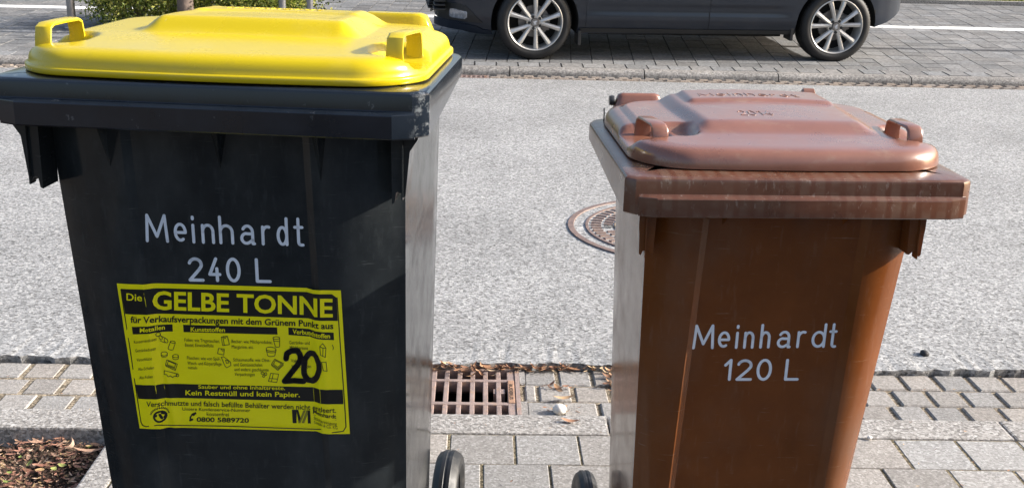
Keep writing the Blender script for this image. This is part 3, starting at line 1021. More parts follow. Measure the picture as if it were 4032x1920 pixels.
put_line(bm, binA, fa, '240L', [(0, 90), (110, 185), (205, 292), (362, 450)], -.0545, .1185 / 450, .7195, .0365, .0046, .03)
obj('lettering', bm, M['letter'], rootA)
bm = bmesh.new()
UB = .2165 / 768
put_line(bm, binB, fb, 'Meinhardt', [(0, 115), (131, 199), (222, 246), (267, 329), (353, 415), (444, 523), (549, 606), (627, 711), (721, 768)], -.1225, UB, .6150, .0395, .0042, .012)
put_line(bm, binB, fb, '120L', [(0, 45), (62, 150), (165, 252), (312, 390)], -.072, .1145 / 390, .5640, .0358, .0045, 0)
obj('lettering', bm, M['letter_b'], rootB)

# --- the yellow sticker, laid over the panel and its two steps
QP = ((110, 68), (1752, 115), (1812, 1165), (278, 1125))           # reading frame of the sticker
QL = ((-.155, .7135), (.163, .7195), (.1705, .4985), (-.141, .4880))  # its corners on the bin (x, z)
def inv_bil(px, py):
    s, t = .5, .5
    (a0, a1), (b0, b1), (c0, c1), (d0, d1) = QP
    for _ in range(8):
        fx = a0 * (1 - s) * (1 - t) + b0 * s * (1 - t) + c0 * s * t + d0 * (1 - s) * t - px
        fy = a1 * (1 - s) * (1 - t) + b1 * s * (1 - t) + c1 * s * t + d1 * (1 - s) * t - py
        xs_, ys_ = (b0 - a0) * (1 - t) + (c0 - d0) * t, (b1 - a1) * (1 - t) + (c1 - d1) * t
        xt, yt = (d0 - a0) * (1 - s) + (c0 - b0) * s, (d1 - a1) * (1 - s) + (c1 - b1) * s
        D_ = xs_ * yt - xt * ys_
        s -= (fx * yt - fy * xt) / D_
        t -= (fy * xs_ - fx * ys_) / D_
    return s, t
def SP(px, py, lift):
    s, t = inv_bil(px, py)
    (a0, a1), (b0, b1), (c0, c1), (d0, d1) = QL
    x = a0 * (1 - s) * (1 - t) + b0 * s * (1 - t) + c0 * s * t + d0 * (1 - s) * t
    z = a1 * (1 - s) * (1 - t) + b1 * s * (1 - t) + c1 * s * t + d1 * (1 - s) * t
    # paper bridges the step and puckers beside it
    y = min(binA.front_y(x + k * .004, z) for k in (-2, -1, 0, 1, 2))
    y -= .0016 * math.exp(-((s - (.145 + .02 * t)) / .022) ** 2) + .0013 * math.exp(-((s - .905) / .02) ** 2) + .0005 * math.exp(-((s - .06) / .02) ** 2)
    y -= .0004 * sin(t * 23 + s * 9) * math.exp(-((s - .1) / .12) ** 2)
    return (x, y - .0009 - lift, z)
def sgrid(bm, quad, nx, ny, lift):
    (a, b, c, d) = quad
    vv = []
    for j in range(ny + 1):
        t = j / ny
        row = []
        for i in range(nx + 1):
            s = i / nx
            px = a[0] * (1 - s) * (1 - t) + b[0] * s * (1 - t) + c[0] * s * t + d[0] * (1 - s) * t
            py = a[1] * (1 - s) * (1 - t) + b[1] * s * (1 - t) + c[1] * s * t + d[1] * (1 - s) * t
            row.append(bm.verts.new(SP(px, py, lift)))
        vv.append(row)
    for j in range(ny):
        for i in range(nx): bm.faces.new((vv[j][i], vv[j][i + 1], vv[j + 1][i + 1], vv[j + 1][i]))
bm = bmesh.new()
sgrid(bm, QP, 160, 30, 0)
sticker = obj('sticker', bm, M['st_yellow'], rootA, smooth=60)
bm = bmesh.new()
for q in (((142, 104), (1690, 140), (1730, 329), (172, 283)), ((1690, 140), (1722, 165), (1730, 329), (1725, 328.5)),
          ((245, 795), (1762, 830), (1768, 938), (268, 900)), ((222, 372), (510, 367), (512, 418), (230, 426)),
          ((588, 370), (1280, 388), (1283, 440), (592, 423)), ((1362, 388), (1700, 412), (1702, 466), (1363, 442))):
    sgrid(bm, q, max(8, int((q[1][0] - q[0][0]) / 10)), 4, .0002)
obj('black_panel', bm, M['st_black'], sticker)
CUTS = [150 + 12 * k for k in range(26)] + [1500 + 12 * k for k in range(24)]
def stext(bm, s, p0, p1, h, bold=.0):
    v, f = font_mesh(s, bold)
    xs_ = [p[0] for p in v]
    xa, xb = min(xs_), max(xs_)
    cap = .70
    tb = bmesh.new()
    L_ = p1[0] - p0[0]
    k = L_ / (xb - xa)
    dy = (p1[1] - p0[1]) / L_
    tv = [tb.verts.new((p0[0] + (p[0] - xa) * k, p0[1] + (p[0] - xa) * k * dy - p[1] / cap * h, 0)) for p in v]
    for q in f:
        try: tb.faces.new([tv[i] for i in q])
        except ValueError: pass
    for c in CUTS:
        if p0[0] < c < p1[0]:
            bmesh.ops.bisect_plane(tb, geom=tb.verts[:] + tb.edges[:] + tb.faces[:], plane_co=(c, 0, 0), plane_no=(1, 0, 0))
    mp = {}
    for vert in tb.verts: mp[vert] = bm.verts.new(SP(vert.co.x, vert.co.y, .0005))
    for q in tb.faces:
        try: bm.faces.new([mp[x_] for x_ in q.verts])
        except ValueError: pass
    tb.free()
bm = bmesh.new()
for a in (('Die', (185, 183), (300, 190), 50, .012), ('GELBE TONNE', (368, 257), (1695, 299), 126, .024), ('Metallen', (283, 412), (455, 402), 31, .02),
          ('Kunststoffen', (645, 418), (898, 421), 31, .02), ('Verbundstoffen', (1393, 432), (1674, 452), 32, .02),
          ('Sauber und ohne Inhaltsreste.', (700, 836), (1337, 845), 27, .012), ('Kein Restmüll und kein Papier.', (605, 885), (1445, 898), 36, .016)):
    bm = bmesh.new()
    stext(bm, *a)
    obj('yellow_lettering', bm, M['st_yellow'], sticker)
for a in (('für Verkaufsverpackungen mit dem Grünem Punkt aus', (213, 342), (1698, 385), 44, .022),
          ('Konservendosen', (238, 493), (398, 477), 23), ('Getränkedosen', (247, 556), (393, 545), 23), ('Verschlüsse', (257, 623), (370, 612), 23), ('Alu-Schalen', (268, 690), (385, 678), 23), ('Alu-Folien', (277, 752), (377, 744), 23),
          ('Folien: wie Tragetaschen,', (598, 490), (860, 500), 25), ('Beutel, Einwickelfolie', (602, 527), (813, 532), 25),
          ('Becher: wie Milchprodukte,', (945, 500), (1245, 507), 25), ('Margarine, etc.', (947, 540), (1110, 542), 25),
          ('Flaschen: wie von Spül-,', (617, 621), (868, 629), 25), ('Wasch- und Körperpflege-', (620, 660), (877, 666), 25), ('mitteln', (625, 691), (692, 694), 22),
          ('Schaumstoffe: wie Obst-', (958, 634), (1230, 638), 25), ('und Gemüseschalen', (961, 670), (1170, 672), 25), ('und andere geschäumte', (966, 705), (1218, 709), 25), ('Verpackungen', (968, 741), (1115, 743), 25),
          ('Getränke- und', (1368, 508), (1518, 511), 25), ('Milchkartons', (1372, 545), (1505, 549), 25), ('Vakuum-', (1380, 640), (1480, 643), 25), ('verpackungen', (1383, 677), (1527, 681), 25),
          ('Verschmutzte und falsch befüllte Behälter werden nicht entleert.', (330, 956), (1715, 1000), 38, .012),
          ('Unsere Kundenservice-Nummer', (582, 1001), (1082, 1012), 25, .003), ('kostenfrei', (762, 1041), (925, 1045), 27, .003), ('0800 5889720', (688, 1086), (1072, 1093), 34, .025),
          ('Meinhardt', (1540, 1021), (1716, 1044), 30, .02), ('Städtereinigung', (1545, 1068), (1720, 1097), 24), ('GmbH & Co. KG', (1547, 1097), (1725, 1125), 23)):
    bm = bmesh.new()
    stext(bm, *a)
    obj('black_lettering', bm, M['st_black'], sticker)
bm = bmesh.new()
# small line drawings of packaging, the recycling ring, the handset, the company mark
def sline(pts, wd=5):
    for k, pol in enumerate(ribbon_polys(pts, wd)):
        bm.faces.new([bm.verts.new(SP(p[0], p[1], .0003 + (k % 5) * 2e-5)) for p in pol])
def ell(cx, cy, rx, ry, rot=0, a0=0, a1=360, n=18):
    c_, s_ = cos(R(rot)), sin(R(rot))
    return [(cx + c_ * rx * cos(R(lerp(a0, a1, k / n))) - s_ * ry * sin(R(lerp(a0, a1, k / n))), cy + s_ * rx * cos(R(lerp(a0, a1, k / n))) + c_ * ry * sin(R(lerp(a0, a1, k / n)))) for k in range(n + 1)]
# border line round the sheet
sline([(142, 110), (160, 240), (205, 520), (250, 830), (288, 1075), (300, 1100), (325, 1110), (420, 1098), (900, 1120), (1600, 1132), (1690, 1150), (1765, 1142), (1785, 1110), (1776, 940), (1745, 480), (1726, 165)], 7)
for pts in (ell(408, 436, 16, 14), ell(424, 460, 10, 17, -35), [(420, 443), (460, 468)], [(420, 482), (455, 500)], ell(462, 484, 11, 18, -35),
            ell(512, 495, 18, 8, 10), [(494, 492), (477, 538)], [(530, 500), (514, 548)], ell(496, 544, 19, 8, 10, 0, 180),
            ell(450, 578, 23, 15), ell(450, 588, 23, 14, 0, 0, 180), ell(532, 596, 22, 11), [(510, 598), (512, 612)], [(554, 598), (553, 614)], ell(532, 612, 21, 10, 0, 0, 180),
            [(470, 622), (545, 655), (533, 692), (460, 658), (470, 622)], [(480, 632), (532, 656), (524, 680), (472, 656), (480, 632)], [(460, 658), (465, 668), (530, 702), (533, 692)],
            [(452, 700), (545, 728), (538, 748), (520, 745), (510, 755), (495, 740), (480, 748), (468, 730), (450, 728), (452, 700)], ell(545, 738, 10, 12),
            [(870, 458), (915, 452), (930, 512), (880, 520), (870, 458)], [(882, 456), (892, 518)], [(886, 452), (898, 470), (910, 452)],
            [(850, 540), (892, 545), (888, 588), (842, 578), (850, 540)], [(868, 545), (880, 560), (893, 552)],
            ell(1274, 464, 25, 9), [(1250, 466), (1266, 525)], [(1298, 466), (1298, 522)], ell(1282, 524, 16, 7, 0, 0, 180), [(1254, 485), (1298, 490)],
            ell(1235, 545, 36, 15, 5), [(1200, 552), (1210, 590)], [(1272, 550), (1262, 592)], ell(1236, 590, 27, 9, 0, 0, 180), ell(1235, 556, 36, 15, 5, 0, 180),
            [(870, 605), (880, 630), (897, 670), (910, 682), (940, 665), (938, 640), (905, 615), (885, 600)], [(900, 625), (908, 650), (926, 645), (918, 630), (900, 625)], [(868, 605), (888, 600)],
            [(1262, 618), (1325, 650), (1285, 690), (1238, 655), (1262, 618)], [(1266, 628), (1312, 651), (1284, 678), (1252, 654), (1266, 628)], [(1238, 655), (1240, 665), (1284, 700), (1325, 660)],
            ell(1172, 722, 12, 8, 20), ell(1196, 728, 8, 11), ell(1180, 744, 9, 7), [(1232, 722), (1290, 728), (1276, 790), (1215, 782), (1232, 722)], [(1222, 760), (1280, 765)], [(1250, 724), (1244, 760)], [(1240, 768), (1236, 786)],
            [(1600, 510), (1622, 488), (1645, 520), (1640, 588), (1604, 572), (1600, 510)], [(1600, 510), (1624, 522), (1645, 520)], [(1624, 522), (1622, 580)],
            [(1612, 625), (1645, 622), (1652, 690), (1625, 685), (1612, 625)], [(1690, 500), (1698, 520), (1694, 535)]):
    sline(pts, 4.5)
for pts, wd in ((ell(426, 1036, 40, 38, 0, -10, 160), 15), (ell(426, 1036, 40, 38, 0, 170, 340), 15), ([(395, 1030), (426, 1020), (440, 1050)], 16), ([(440, 1012), (466, 1022), (455, 1045)], 14),
                (ell(424, 1030, 62, 58, 0, 200, 340, 10), 3), ([(678, 1020), (655, 1030), (640, 1055), (645, 1078)], 11), ([(678, 1022), (664, 1036)], 16), ([(640, 1076), (655, 1070)], 16)):
    sline(pts, wd)
for k in range(15):     # the ring's tiny lettering
    a = R(196 + k * 10.5)
    sline([(424 + 58 * cos(a), 1032 + 56 * sin(a)), (424 + 69 * cos(a), 1032 + 67 * sin(a))], 5)
for q in (((1386, 994), (1420, 994), (1420, 1096), (1392, 1096)), ((1418, 994), (1432, 994), (1450, 1060), (1436, 1096)), ):
    sgrid(bm, q, 4, 6, .0004)
sgrid(bm, ((1500, 1000), (1518, 998), (1524, 1098), (1502, 1098)), 3, 4, .0004)
sline([(1540, 1032), (1715, 1056)], 2.5)
obj('line_drawing', bm, M['st_black'], sticker)
bm = bmesh.new()
for q in (((1470, 998), (1488, 998), (1448, 1096), (1432, 1096)), ((1492, 998), (1512, 998), (1476, 1096), (1456, 1096))): sgrid(bm, q, 4, 6, .0004)
obj('company_mark', bm, M['st_olive'], sticker)
bm = bmesh.new()
for wd, j in ((42, 0), (22, 9), (18, -11), (14, 15)):
    r_ = random.Random(j)
    jj = lambda p: (p[0] + j * .6 + r_.uniform(-4, 4), p[1] + j * .4 + r_.uniform(-4, 4))
    two = [(1342, 612), (1352, 578), (1385, 556), (1425, 556), (1448, 585), (1448, 622), (1425, 665), (1385, 715), (1330, 776), (1400, 772), (1474, 778)]
    zer = ell(1532, 672, 58, 104, 4, 80, 450, 26)
    for line in (two, zer):
        for k, pol in enumerate(ribbon_polys([jj(p) for p in line], wd)):
            bm.faces.new([bm.verts.new(SP(p[0], p[1], .0008 + (k % 5) * 3e-5)) for p in pol])
obj('handwritten_number', bm, M['marker'], sticker)

# ------------------------------------------------------------------ drains and manhole
def make_drain(name):
    """cast iron gutter grate .50 x .31; local origin at its centre on top"""
    root = empty(name)
    bm = bmesh.new()
    W, D = .245, .158
    for (xa, xb, ya, yb_) in ((-W - .012, -W, -D, D), (W, W + .012, -D, D), (-W - .012, W + .012, D, D + .008), (-W - .012, W + .012, -D - .012, -D)):
        box(bm, xa, xb, ya, yb_, -.08, .002)
    obj('frame', bm, M['iron'], root)
    bm = bmesh.new()
    px, bw = .0362, .0135
    nb = 6
    rows_ = ((-.150, -.085), (-.068, .066), (.082, .142))
    # longitudinal bars and cross bars built as one casting, top slightly bevelled
    ys_ = [-D + .001, -.150, -.085, -.068, .066, .082, .142, D - .001]
    for ya, yb_ in ((ys_[0], ys_[1]), (ys_[2], ys_[3]), (ys_[4], ys_[5]), (ys_[6], ys_[7])):
        box(bm, -W + .001, W - .001, ya, yb_, -.032, 0, bev=.002)
    xs_ = [W - .0475 - px * k for k in range(13)]
    for k, x in enumerate(xs_):
        for ya, yb_ in rows_:
            box(bm, x - bw / 2, x + bw / 2, ya - .004, yb_ + .004, -.032, -.0012, bev=.002)
    box(bm, W - .0225, W - .001, -.155, .15, -.032, -.0006, bev=.002)
    box(bm, -W + .001, -W + .0225, -.155, .15, -.032, -.0006, bev=.002)
    box(bm, W - .0475 - bw, W - .03, -.005, .025, -.034, -.004)       # filled cell
    obj('grate', bm, M['iron'], root)
    bm = bmesh.new()
    box(bm, W - .0215, W - .0035, -.075, .072, -.002, .0022, bev=.0015)
    plate = obj('name_plate', bm, M['iron_far'], root)
    bm = bmesh.new()
    v, f = font_mesh('BUDERUS', .02)
    xa, xb = min(p[0] for p in v), max(p[0] for p in v)
    vv = [bm.verts.new((W - .0175 + (p[1] / .7) * .0095, .045 - (p[0] - xa) / (xb - xa) * .10, .0027)) for p in v]
    for q in f: bm.faces.new([vv[i] for i in q])
    obj('plate_lettering', bm, M['pit'], plate)
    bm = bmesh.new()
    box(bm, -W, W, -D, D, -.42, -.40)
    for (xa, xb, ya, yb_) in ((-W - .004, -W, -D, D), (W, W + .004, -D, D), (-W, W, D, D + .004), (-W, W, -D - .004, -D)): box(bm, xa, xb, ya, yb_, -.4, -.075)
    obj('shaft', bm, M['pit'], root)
    return root
dr = make_drain('gutter_drain')
dr.location = (.110 - .245, 2.856, -.057)
tag(dr, 'rusty cast iron gutter drain grate between the two bins', 'drain', 'gutter drains')
dr2 = copy_tree(dr)
dr2.location = (.044 - .245, 8.485, -.047)
dr2.scale = (1, .42, 1)
tag(dr2, 'distant orange rusty gutter drain below the far kerb near the car', 'drain', 'gutter drains')

mh = empty('manhole_cover', (.84, 4.425, -.0335))
tag(mh, 'round rusty manhole cover in the road partly behind the brown bin', 'manhole cover')
bm = bmesh.new()
lathe_z = lambda prof, n=96: [[(r_ * cos(2 * pi * k / n), r_ * sin(2 * pi * k / n), z) for k in range(n)] for r_, z in prof]
loft(bm, lathe_z([(.475, -.06), (.475, .003), (.452, .0035), (.449, -.006), (.405, -.006), (.403, .003), (.392, .003), (.390, -.03)]))
for ring, (ra, rb, n_) in enumerate(((.412, .428, 110), (.430, .447, 110))):
    pass
for ra, rb, n_, off in ((.330 + .078, .330 + .098, 0, 0),): pass
obj('frame', bm, M['iron_stud'], mh, smooth=30)
bm = bmesh.new()
loft(bm, lathe_z([(.389, -.03), (.389, -.0085), (.0, -.0085)]))
def stud(bm, r0, r1, a0, a1, z0, z1):
    P = []
    for z, sh in ((z0, 0), (z1, .0025)):
        for (r_, a) in ((r0 + sh, a0 + sh / r0), (r1 - sh, a0 + sh / r1), (r1 - sh, a1 - sh / r1), (r0 + sh, a1 - sh / r0)):
            P.append(bm.verts.new((r_ * cos(a), r_ * sin(a), z)))
    for q in ((0, 1, 5, 4), (1, 2, 6, 5), (2, 3, 7, 6), (3, 0, 4, 7), (4, 5, 6, 7)): bm.faces.new([P[i] for i in q]).material_index = 1
for ra, rb, n_, ph in ((.337, .382, 60, 0), (.288, .329, 54, .5), (.19, .270, 44, .2), (.10, .18, 26, .0)):
    for k in range(n_):
        a = 2 * pi * (k + ph) / n_
        if ra > .28 and abs(((a - 2.05) + pi) % (2 * pi) - pi) < .11: continue
        if .28 < ra < .3 and abs(a - pi) < .09: continue
        stud(bm, ra, rb, a, a + 2 * pi / n_ * .55, -.0085, .0035)
prev = loft(bm, lathe_z([(.284, -.0085), (.282, .0036), (.276, .0036), (.274, -.0085)]))
stud(bm, .29, .382, 1.95, 2.15, -.0045, .0036)
obj('cover_plate', bm, [M['iron_dust'], M['iron_stud']], mh)
for (r_, a, w_, l_) in ((.307, pi, .016, .042), (.16, pi + .06, .028, .05), (.16, pi - .35, .03, .05), (.17, pi - .9, .028, .04), (.17, .3, .03, .05), (.17, -1.2, .03, .05)):
    bm = bmesh.new()
    P = [bm.verts.new((r_ * cos(a) + dx * cos(a) - dy * sin(a), r_ * sin(a) + dx * sin(a) + dy * cos(a), .0042)) for dx, dy in ((-l_ / 2, -w_ / 2), (l_ / 2, -w_ / 2), (l_ / 2, w_ / 2), (-l_ / 2, w_ / 2))]
    bm.faces.new(P)
    obj('lifting_slot', bm, M['pit'], mh)

# ------------------------------------------------------------------ parked car (x toward its tail, y away from the camera, wheel hubs at x = 0 and WB)
WB = 2.47
CW = 1.70
car = empty('parked_car', (.415, 9.012, .0155), (.05, 0, .0915))
tag(car, 'dark grey hatchback car with silver alloy wheels parked across the road', 'car')
z_top = [(-.80, .50), (-.78, .62), (-.74, .74), (-.60, .82), (-.2, .90), (.28, .97), (.34, 1.0), (1.05, 1.40), (1.3, 1.455), (1.9, 1.465), (2.5, 1.43), (2.9, 1.38), (3.02, 1.28), (3.12, 1.02), (3.16, .80), (3.165, .62), (3.15, .5)]
z_bot = [(-.80, .40), (-.78, .30), (-.70, .225), (-.5, .185), (-.3, .178), (.33, .21), (2.1, .225), (2.5, .235), (2.72, .26), (2.95, .33), (3.10, .40), (3.16, .45)]
plan = [(-.80, .62), (-.78, .50), (-.74, .38), (-.66, .24), (-.55, .14), (-.42, .075), (-.25, .035), (0, .014), (.3, .006), (1.2, 0), (2.2, .004), (2.6, .02), (2.82, .055), (2.95, .11), (3.05, .19), (3.12, .29), (3.165, .45)]
def side_in(x, z):
    """inset of the flank from the car's widest line"""
    y = interp(plan, x)
    if z < .34: y += .055 * ((.34 - z) / .14) ** 1.6
    if .36 < z < .46: y += .010 * sin(pi * (z - .36) / .10) * ss(.2, .6, x) * (1 - ss(1.9, 2.2, x))   # hollow above the sill
    if z > .60: y += .03 * ((z - .60) / .35) ** 2 * .7
    if z > .93: y += (z - .93) * .42
    return y
bm = bmesh.new()
rings = []
NXC, NZ = 120, 30
for i in range(NXC + 1):
    x = lerp(-.80, 3.165, i / NXC)
    zb_, zt_ = interp(z_bot, x), interp(z_top, x)
    zt_ = max(zt_, zb_ + .03)
    near = []
    for k in range(NZ + 1):
        z = lerp(zb_, zt_, k / NZ)
        yi = side_in(x, z)
        # round off the top edge
        yi += .10 * ss(.82, 1, k / NZ) ** 2
        yi = min(yi, CW / 2 - .01)
        near.append((x, -.02 + yi, z))
    crown_ = []
    for k in range(1, 6):
        y = lerp(near[-1][1], CW - .02 - (near[-1][1] + .02), k / 6)
        crown_.append((x, y, near[-1][2] + .03 * sin(pi * k / 6) * ss(-.7, 0, x)))
    farr = [(p[0], CW - .04 - p[1], p[2]) for p in near[::-1]]
    rings.append(near + crown_ + farr)
loft(bm, rings, cap0=True, cap1=True)
body = obj('body', bm, [M['paint'], M['well']], car, smooth=35)
# wheel arches cut out of the shell
RA = .345
for xh in (0, WB):
    bm = bmesh.new()
    lathe(bm, [(.001, -.3), (RA, -.3), (RA, .30), (.001, .30)], 64, 'y')
    bmesh.ops.remove_doubles(bm, verts=bm.verts, dist=1e-5)
    cut = obj('cutter', bm, M['well'])
    for yc in (0., CW - .04):
        cut.matrix_world = car.matrix_world
        mod = body.modifiers.new('arch', 'BOOLEAN')
        mod.operation = 'DIFFERENCE'
        mod.solver = 'EXACT'
        mod.object = cut
        cut.parent = car
        cut.location = (xh, yc, .295)
        bpy.context.view_layer.update()
        dg = bpy.context.evaluated_depsgraph_get()
        nm = bpy.data.meshes.new_from_object(body.evaluated_get(dg))
        body.modifiers.clear()
        body.data = nm
    bpy.data.objects.remove(cut)
# the well faces get the dark material
for p in body.data.polygons:
    c = p.center
    for xh in (0, WB):
        rr_ = math.hypot(c.x - xh, c.z - .295)
        if rr_ < RA + .002 and (abs(c.y) < .302 or abs(c.y - CW + .04) < .302) and (abs(rr_ - RA) < .01 or abs(p.normal.y) > .95 and rr_ < RA - .002 and (.2 < c.y < 1.4)):
            p.material_index = 1
body.data.set_sharp_from_angle(angle=R(35))

def flank_patch(name, outline_fn, xr, zr, m, out=.004, nx=30, nz=16, parent=car, mirror=False):
    """panel lying on the flank, slightly proud, cut to an outline test"""
    bm = bmesh.new()
    V = {}
    def P(x, z):
        y = -.02 + side_in(x, z) - out
        return (x, (CW - .04 - y) if mirror else y, z)
    for i in range(nx):
        for j in range(nz):
            xa, xb = lerp(*xr, i / nx), lerp(*xr, (i + 1) / nx)
            za, zb_ = [lerp(*zr, j / nz)] * 2, [lerp(*zr, (j + 1) / nz)] * 2
            if not outline_fn(.5 * (xa + xb), .5 * (za[0] + zb_[0])): continue
            q = []
            for (ii, jj) in ((i, j), (i + 1, j), (i + 1, j + 1), (i, j + 1)):
                if (ii, jj) not in V: V[ii, jj] = bm.verts.new(P(lerp(*xr, ii / nx), lerp(*zr, jj / nz)))
                q.append(V[ii, jj])
            bm.faces.new(q)
    # give it thickness toward the body
    ext = bmesh.ops.extrude_face_region(bm, geom=bm.faces[:])
    dy = (-out if mirror else out) * 1.6
    bmesh.ops.translate(bm, verts=[g_ for g_ in ext['geom'] if isinstance(g_, bmesh.types.BMVert)], vec=(0, dy, 0))
    return obj(name, bm, m, parent, smooth=30)
for mir in (False, True):
    d1 = flank_patch('door', lambda x, z: True, (.405, 1.392), (.262, .915), M['paint'], nx=40, nz=40, mirror=mir)
    d2 = flank_patch('door', lambda x, z: math.hypot(x - WB, z - .295) > .40 and x < 2.32, (1.402, 2.32), (.262, .915), M['paint'], nx=70, nz=60, mirror=mir)
    flank_patch('sill', lambda x, z: True, (.36, 2.13), (.222, .256), M['trim'], out=.006, nx=30, nz=4, mirror=mir)
    for dd, xa, xb in ((d1, 1.19, 1.36), (d2, 2.1, 2.25)):
        bm = bmesh.new()
        y = -.02 + side_in(xa, .80) - .03
        y = CW - .04 - y if mir else y
        box(bm, xa, xb, y - .012, y + .012, .79, .82, bev=.008)
        obj('handle', bm, M['paint'], dd, smooth=40)
    flank_patch('side_window', lambda x, z: z < interp([(.62, .97), (1.08, 1.33), (1.2, 1.38), (2.9, 1.38)], x) - .01 and x < 2.85 - (z - .95) * .5 and not 1.36 < x < 1.43 and not 2.24 < x < 2.30, (.60, 2.85), (.955, 1.36), M['glass'], out=.003, nx=90, nz=20, mirror=mir)
# windscreen and rear window
for name_, xa, za, xb, zb_, ina, inb in (('windscreen', .40, 1.035, 1.02, 1.385, .16, .24), ('rear_window', 3.065, 1.17, 2.93, 1.36, .22, .26)):
    bm = bmesh.new()
    n_ = Vector((za - zb_, 0, xb - xa)).normalized() * (.012 if xb > xa else -.012)
    if n_.z < 0: n_ = -n_
    q = [(xa, ina, za), (xa, CW - .04 - ina, za), (xb, CW - .04 - inb, zb_), (xb, inb, zb_)]
    v0 = [bm.verts.new(Vector(p) + n_ * 2.4) for p in q]
    v1 = [bm.verts.new(Vector(p) - n_) for p in q]
    bm.faces.new(v0); bm.faces.new(v1[::-1])
    for i in range(4): bm.faces.new((v0[i], v0[(i + 1) % 4], v1[(i + 1) % 4], v1[i]))
    obj(name_, bm, M['glass'], car)
# front: fog lamp panels, grille, lower lip, headlights; rear: tail lights, bumper trim
for mir in (False, True):
    fogp = flank_patch('fog_lamp_panel', lambda x, z: z < .41 - max(0, (x + .60) * .12) - max(0, (x + .545)) * .8 and z > .275, (-.75, -.41), (.276, .41), M['trim'], out=.004, nx=44, nz=20, mirror=mir)
    flank_patch('fog_lamp', lambda x, z: ((x + .598) / .068) ** 2 < 1 - ((z - .332) / .04) ** 4 * .8 and z < .372 - (x + .66) * .12, (-.665, -.53), (.296, .368), M['fog_glass'], out=.010, nx=26, nz=16, parent=fogp, mirror=mir)
    flank_patch('front_lip', lambda x, z: z < interp([(-.77, .27), (-.62, .26), (-.46, .245), (-.40, .22)], x), (-.772, -.36), (.20, .27), M['paint'], out=.008, nx=24, nz=8, mirror=mir)
    flank_patch('headlight', lambda x, z: z > .66 + (x + .7) * .1, (-.735, -.40), (.64, .76), M['lamp_glass'], out=.004, nx=16, nz=8, mirror=mir)
    flank_patch('tail_light', lambda x, z: True, (2.95, 3.13), (.70, .95), mat('tail_red', (.35, .01, .01), .15), out=.004, nx=10, nz=10, mirror=mir)
bm = bmesh.new()
for k in range(5): box(bm, -.825 + .004 * k, -.76, .42, CW - .46, .335 + .022 * k, .345 + .022 * k, bev=.002)
for k in range(4): box(bm, -.79 + .004 * k, -.70, .14 + .02 * k, .36, .36 + .03 * k, .372 + .03 * k, bev=.002)
obj('grille', bm, M['trim'], car)
for bx in ((.345, .37, -.005, .16, .12, .235), (2.09, 2.115, .0, .16, .175, .28)):
    bm = bmesh.new()
    box(bm, *bx, bev=.004)
    obj('mud_flap', bm, M['trim'], car)

# wheels: tyre, ten-spoke alloy in five pairs, brake disc, hub cap
wheel = empty('wheel', (0, 0, .295), (0, R(4), 0), car)
bm = bmesh.new()
lathe(bm, [(.218, .01), (.222, -.004), (.232, -.010), (.252, -.012), (.268, -.008), (.281, .002), (.289, .012), (.2935, .026), (.295, .045), (.295, .14), (.2935, .165), (.285, .185), (.25, .195), (.218, .17), (.218, .01)], 96, 'y')
for k in range(72):   # tread blocks on the shoulder
    a = 2 * pi * k / 72
    for ya, yb_ in ((.022, .05), (.06, .10), (.11, .15)):
        c_, s_ = cos(a), sin(a)
        P = []
        for (t, y, r_) in ((-.007, ya, .2935), (.007, ya, .2935), (.007, yb_, .2935), (-.007, yb_, .2935), (-.006, ya + .002, .2965), (.006, ya + .002, .2965), (.006, yb_ - .002, .2965), (-.006, yb_ - .002, .2965)):
            P.append(bm.verts.new((r_ * c_ - t * s_, y, r_ * s_ + t * c_)))
        for q in ((0, 1, 5, 4), (1, 2, 6, 5), (2, 3, 7, 6), (3, 0, 4, 7), (4, 5, 6, 7)): bm.faces.new([P[i] for i in q])
obj('tyre', bm, M['tyre'], wheel, smooth=35)
bm = bmesh.new()
lathe(bm, [(.2215, .012), (.221, -.006), (.216, -.009), (.212, -.006), (.207, .006), (.203, .03), (.200, .10), (.203, .16), (.22, .165), (.2215, .012)], 96, 'y')
# hub bowl
lathe(bm, [(.036, .012), (.058, .012), (.063, .018), (.064, .06), (.0, .06)], 48, 'y')
for k in range(5):
    for sgn in (-1, 1):
        a0 = R(78 + 72 * k)
        a = a0 + sgn * R(16)
        pr = lambda r_, da, y: ((r_ * cos(a + da)), y, (r_ * sin(a + da)))
        rings = []
        for r_, wdt, y in ((.045, .0185, .008), (.08, .0185, .004), (.13, .0195, .0), (.18, .0225, -.002), (.207, .026, .002)):
            da = sgn * -.10 * ((.207 - r_) / .16) ** 2
            w_ = wdt / r_
            rings.append([pr(r_, da - w_ * .9, y + .022), pr(r_, da - w_ * .62, y + .004), pr(r_, da - sgn * w_ * .2, y - .003), pr(r_, da + w_ * .62, y + .004), pr(r_, da + w_ * .9, y + .022), pr(r_, da, y + .03)])
        loft(bm, rings, cap0=True, cap1=True)
rim_o = obj('rim', bm, M['alloy'], wheel, smooth=24)
for k in range(5):
    a = R(44 + 72 * k)
    bm = bmesh.new()
    for k_ in range(1):
        lathe_p = [[(.048 * cos(a) + r_ * cos(2 * pi * q / 12), y, .048 * sin(a) + r_ * sin(2 * pi * q / 12)) for q in range(12)] for r_, y in ((.0115, .02), (.0115, .004), (.0095, .0015), (.0, .001))]
        loft(bm, lathe_p)
    obj('wheel_bolt', bm, M['trim'], wheel, smooth=40)
bm = bmesh.new()
lathe(bm, [(.034, .02), (.034, .004), (.031, .0), (.0, -.001)], 32, 'y')
obj('hub_cap', bm, M['alloy_dark'], wheel, smooth=40)
bm = bmesh.new()
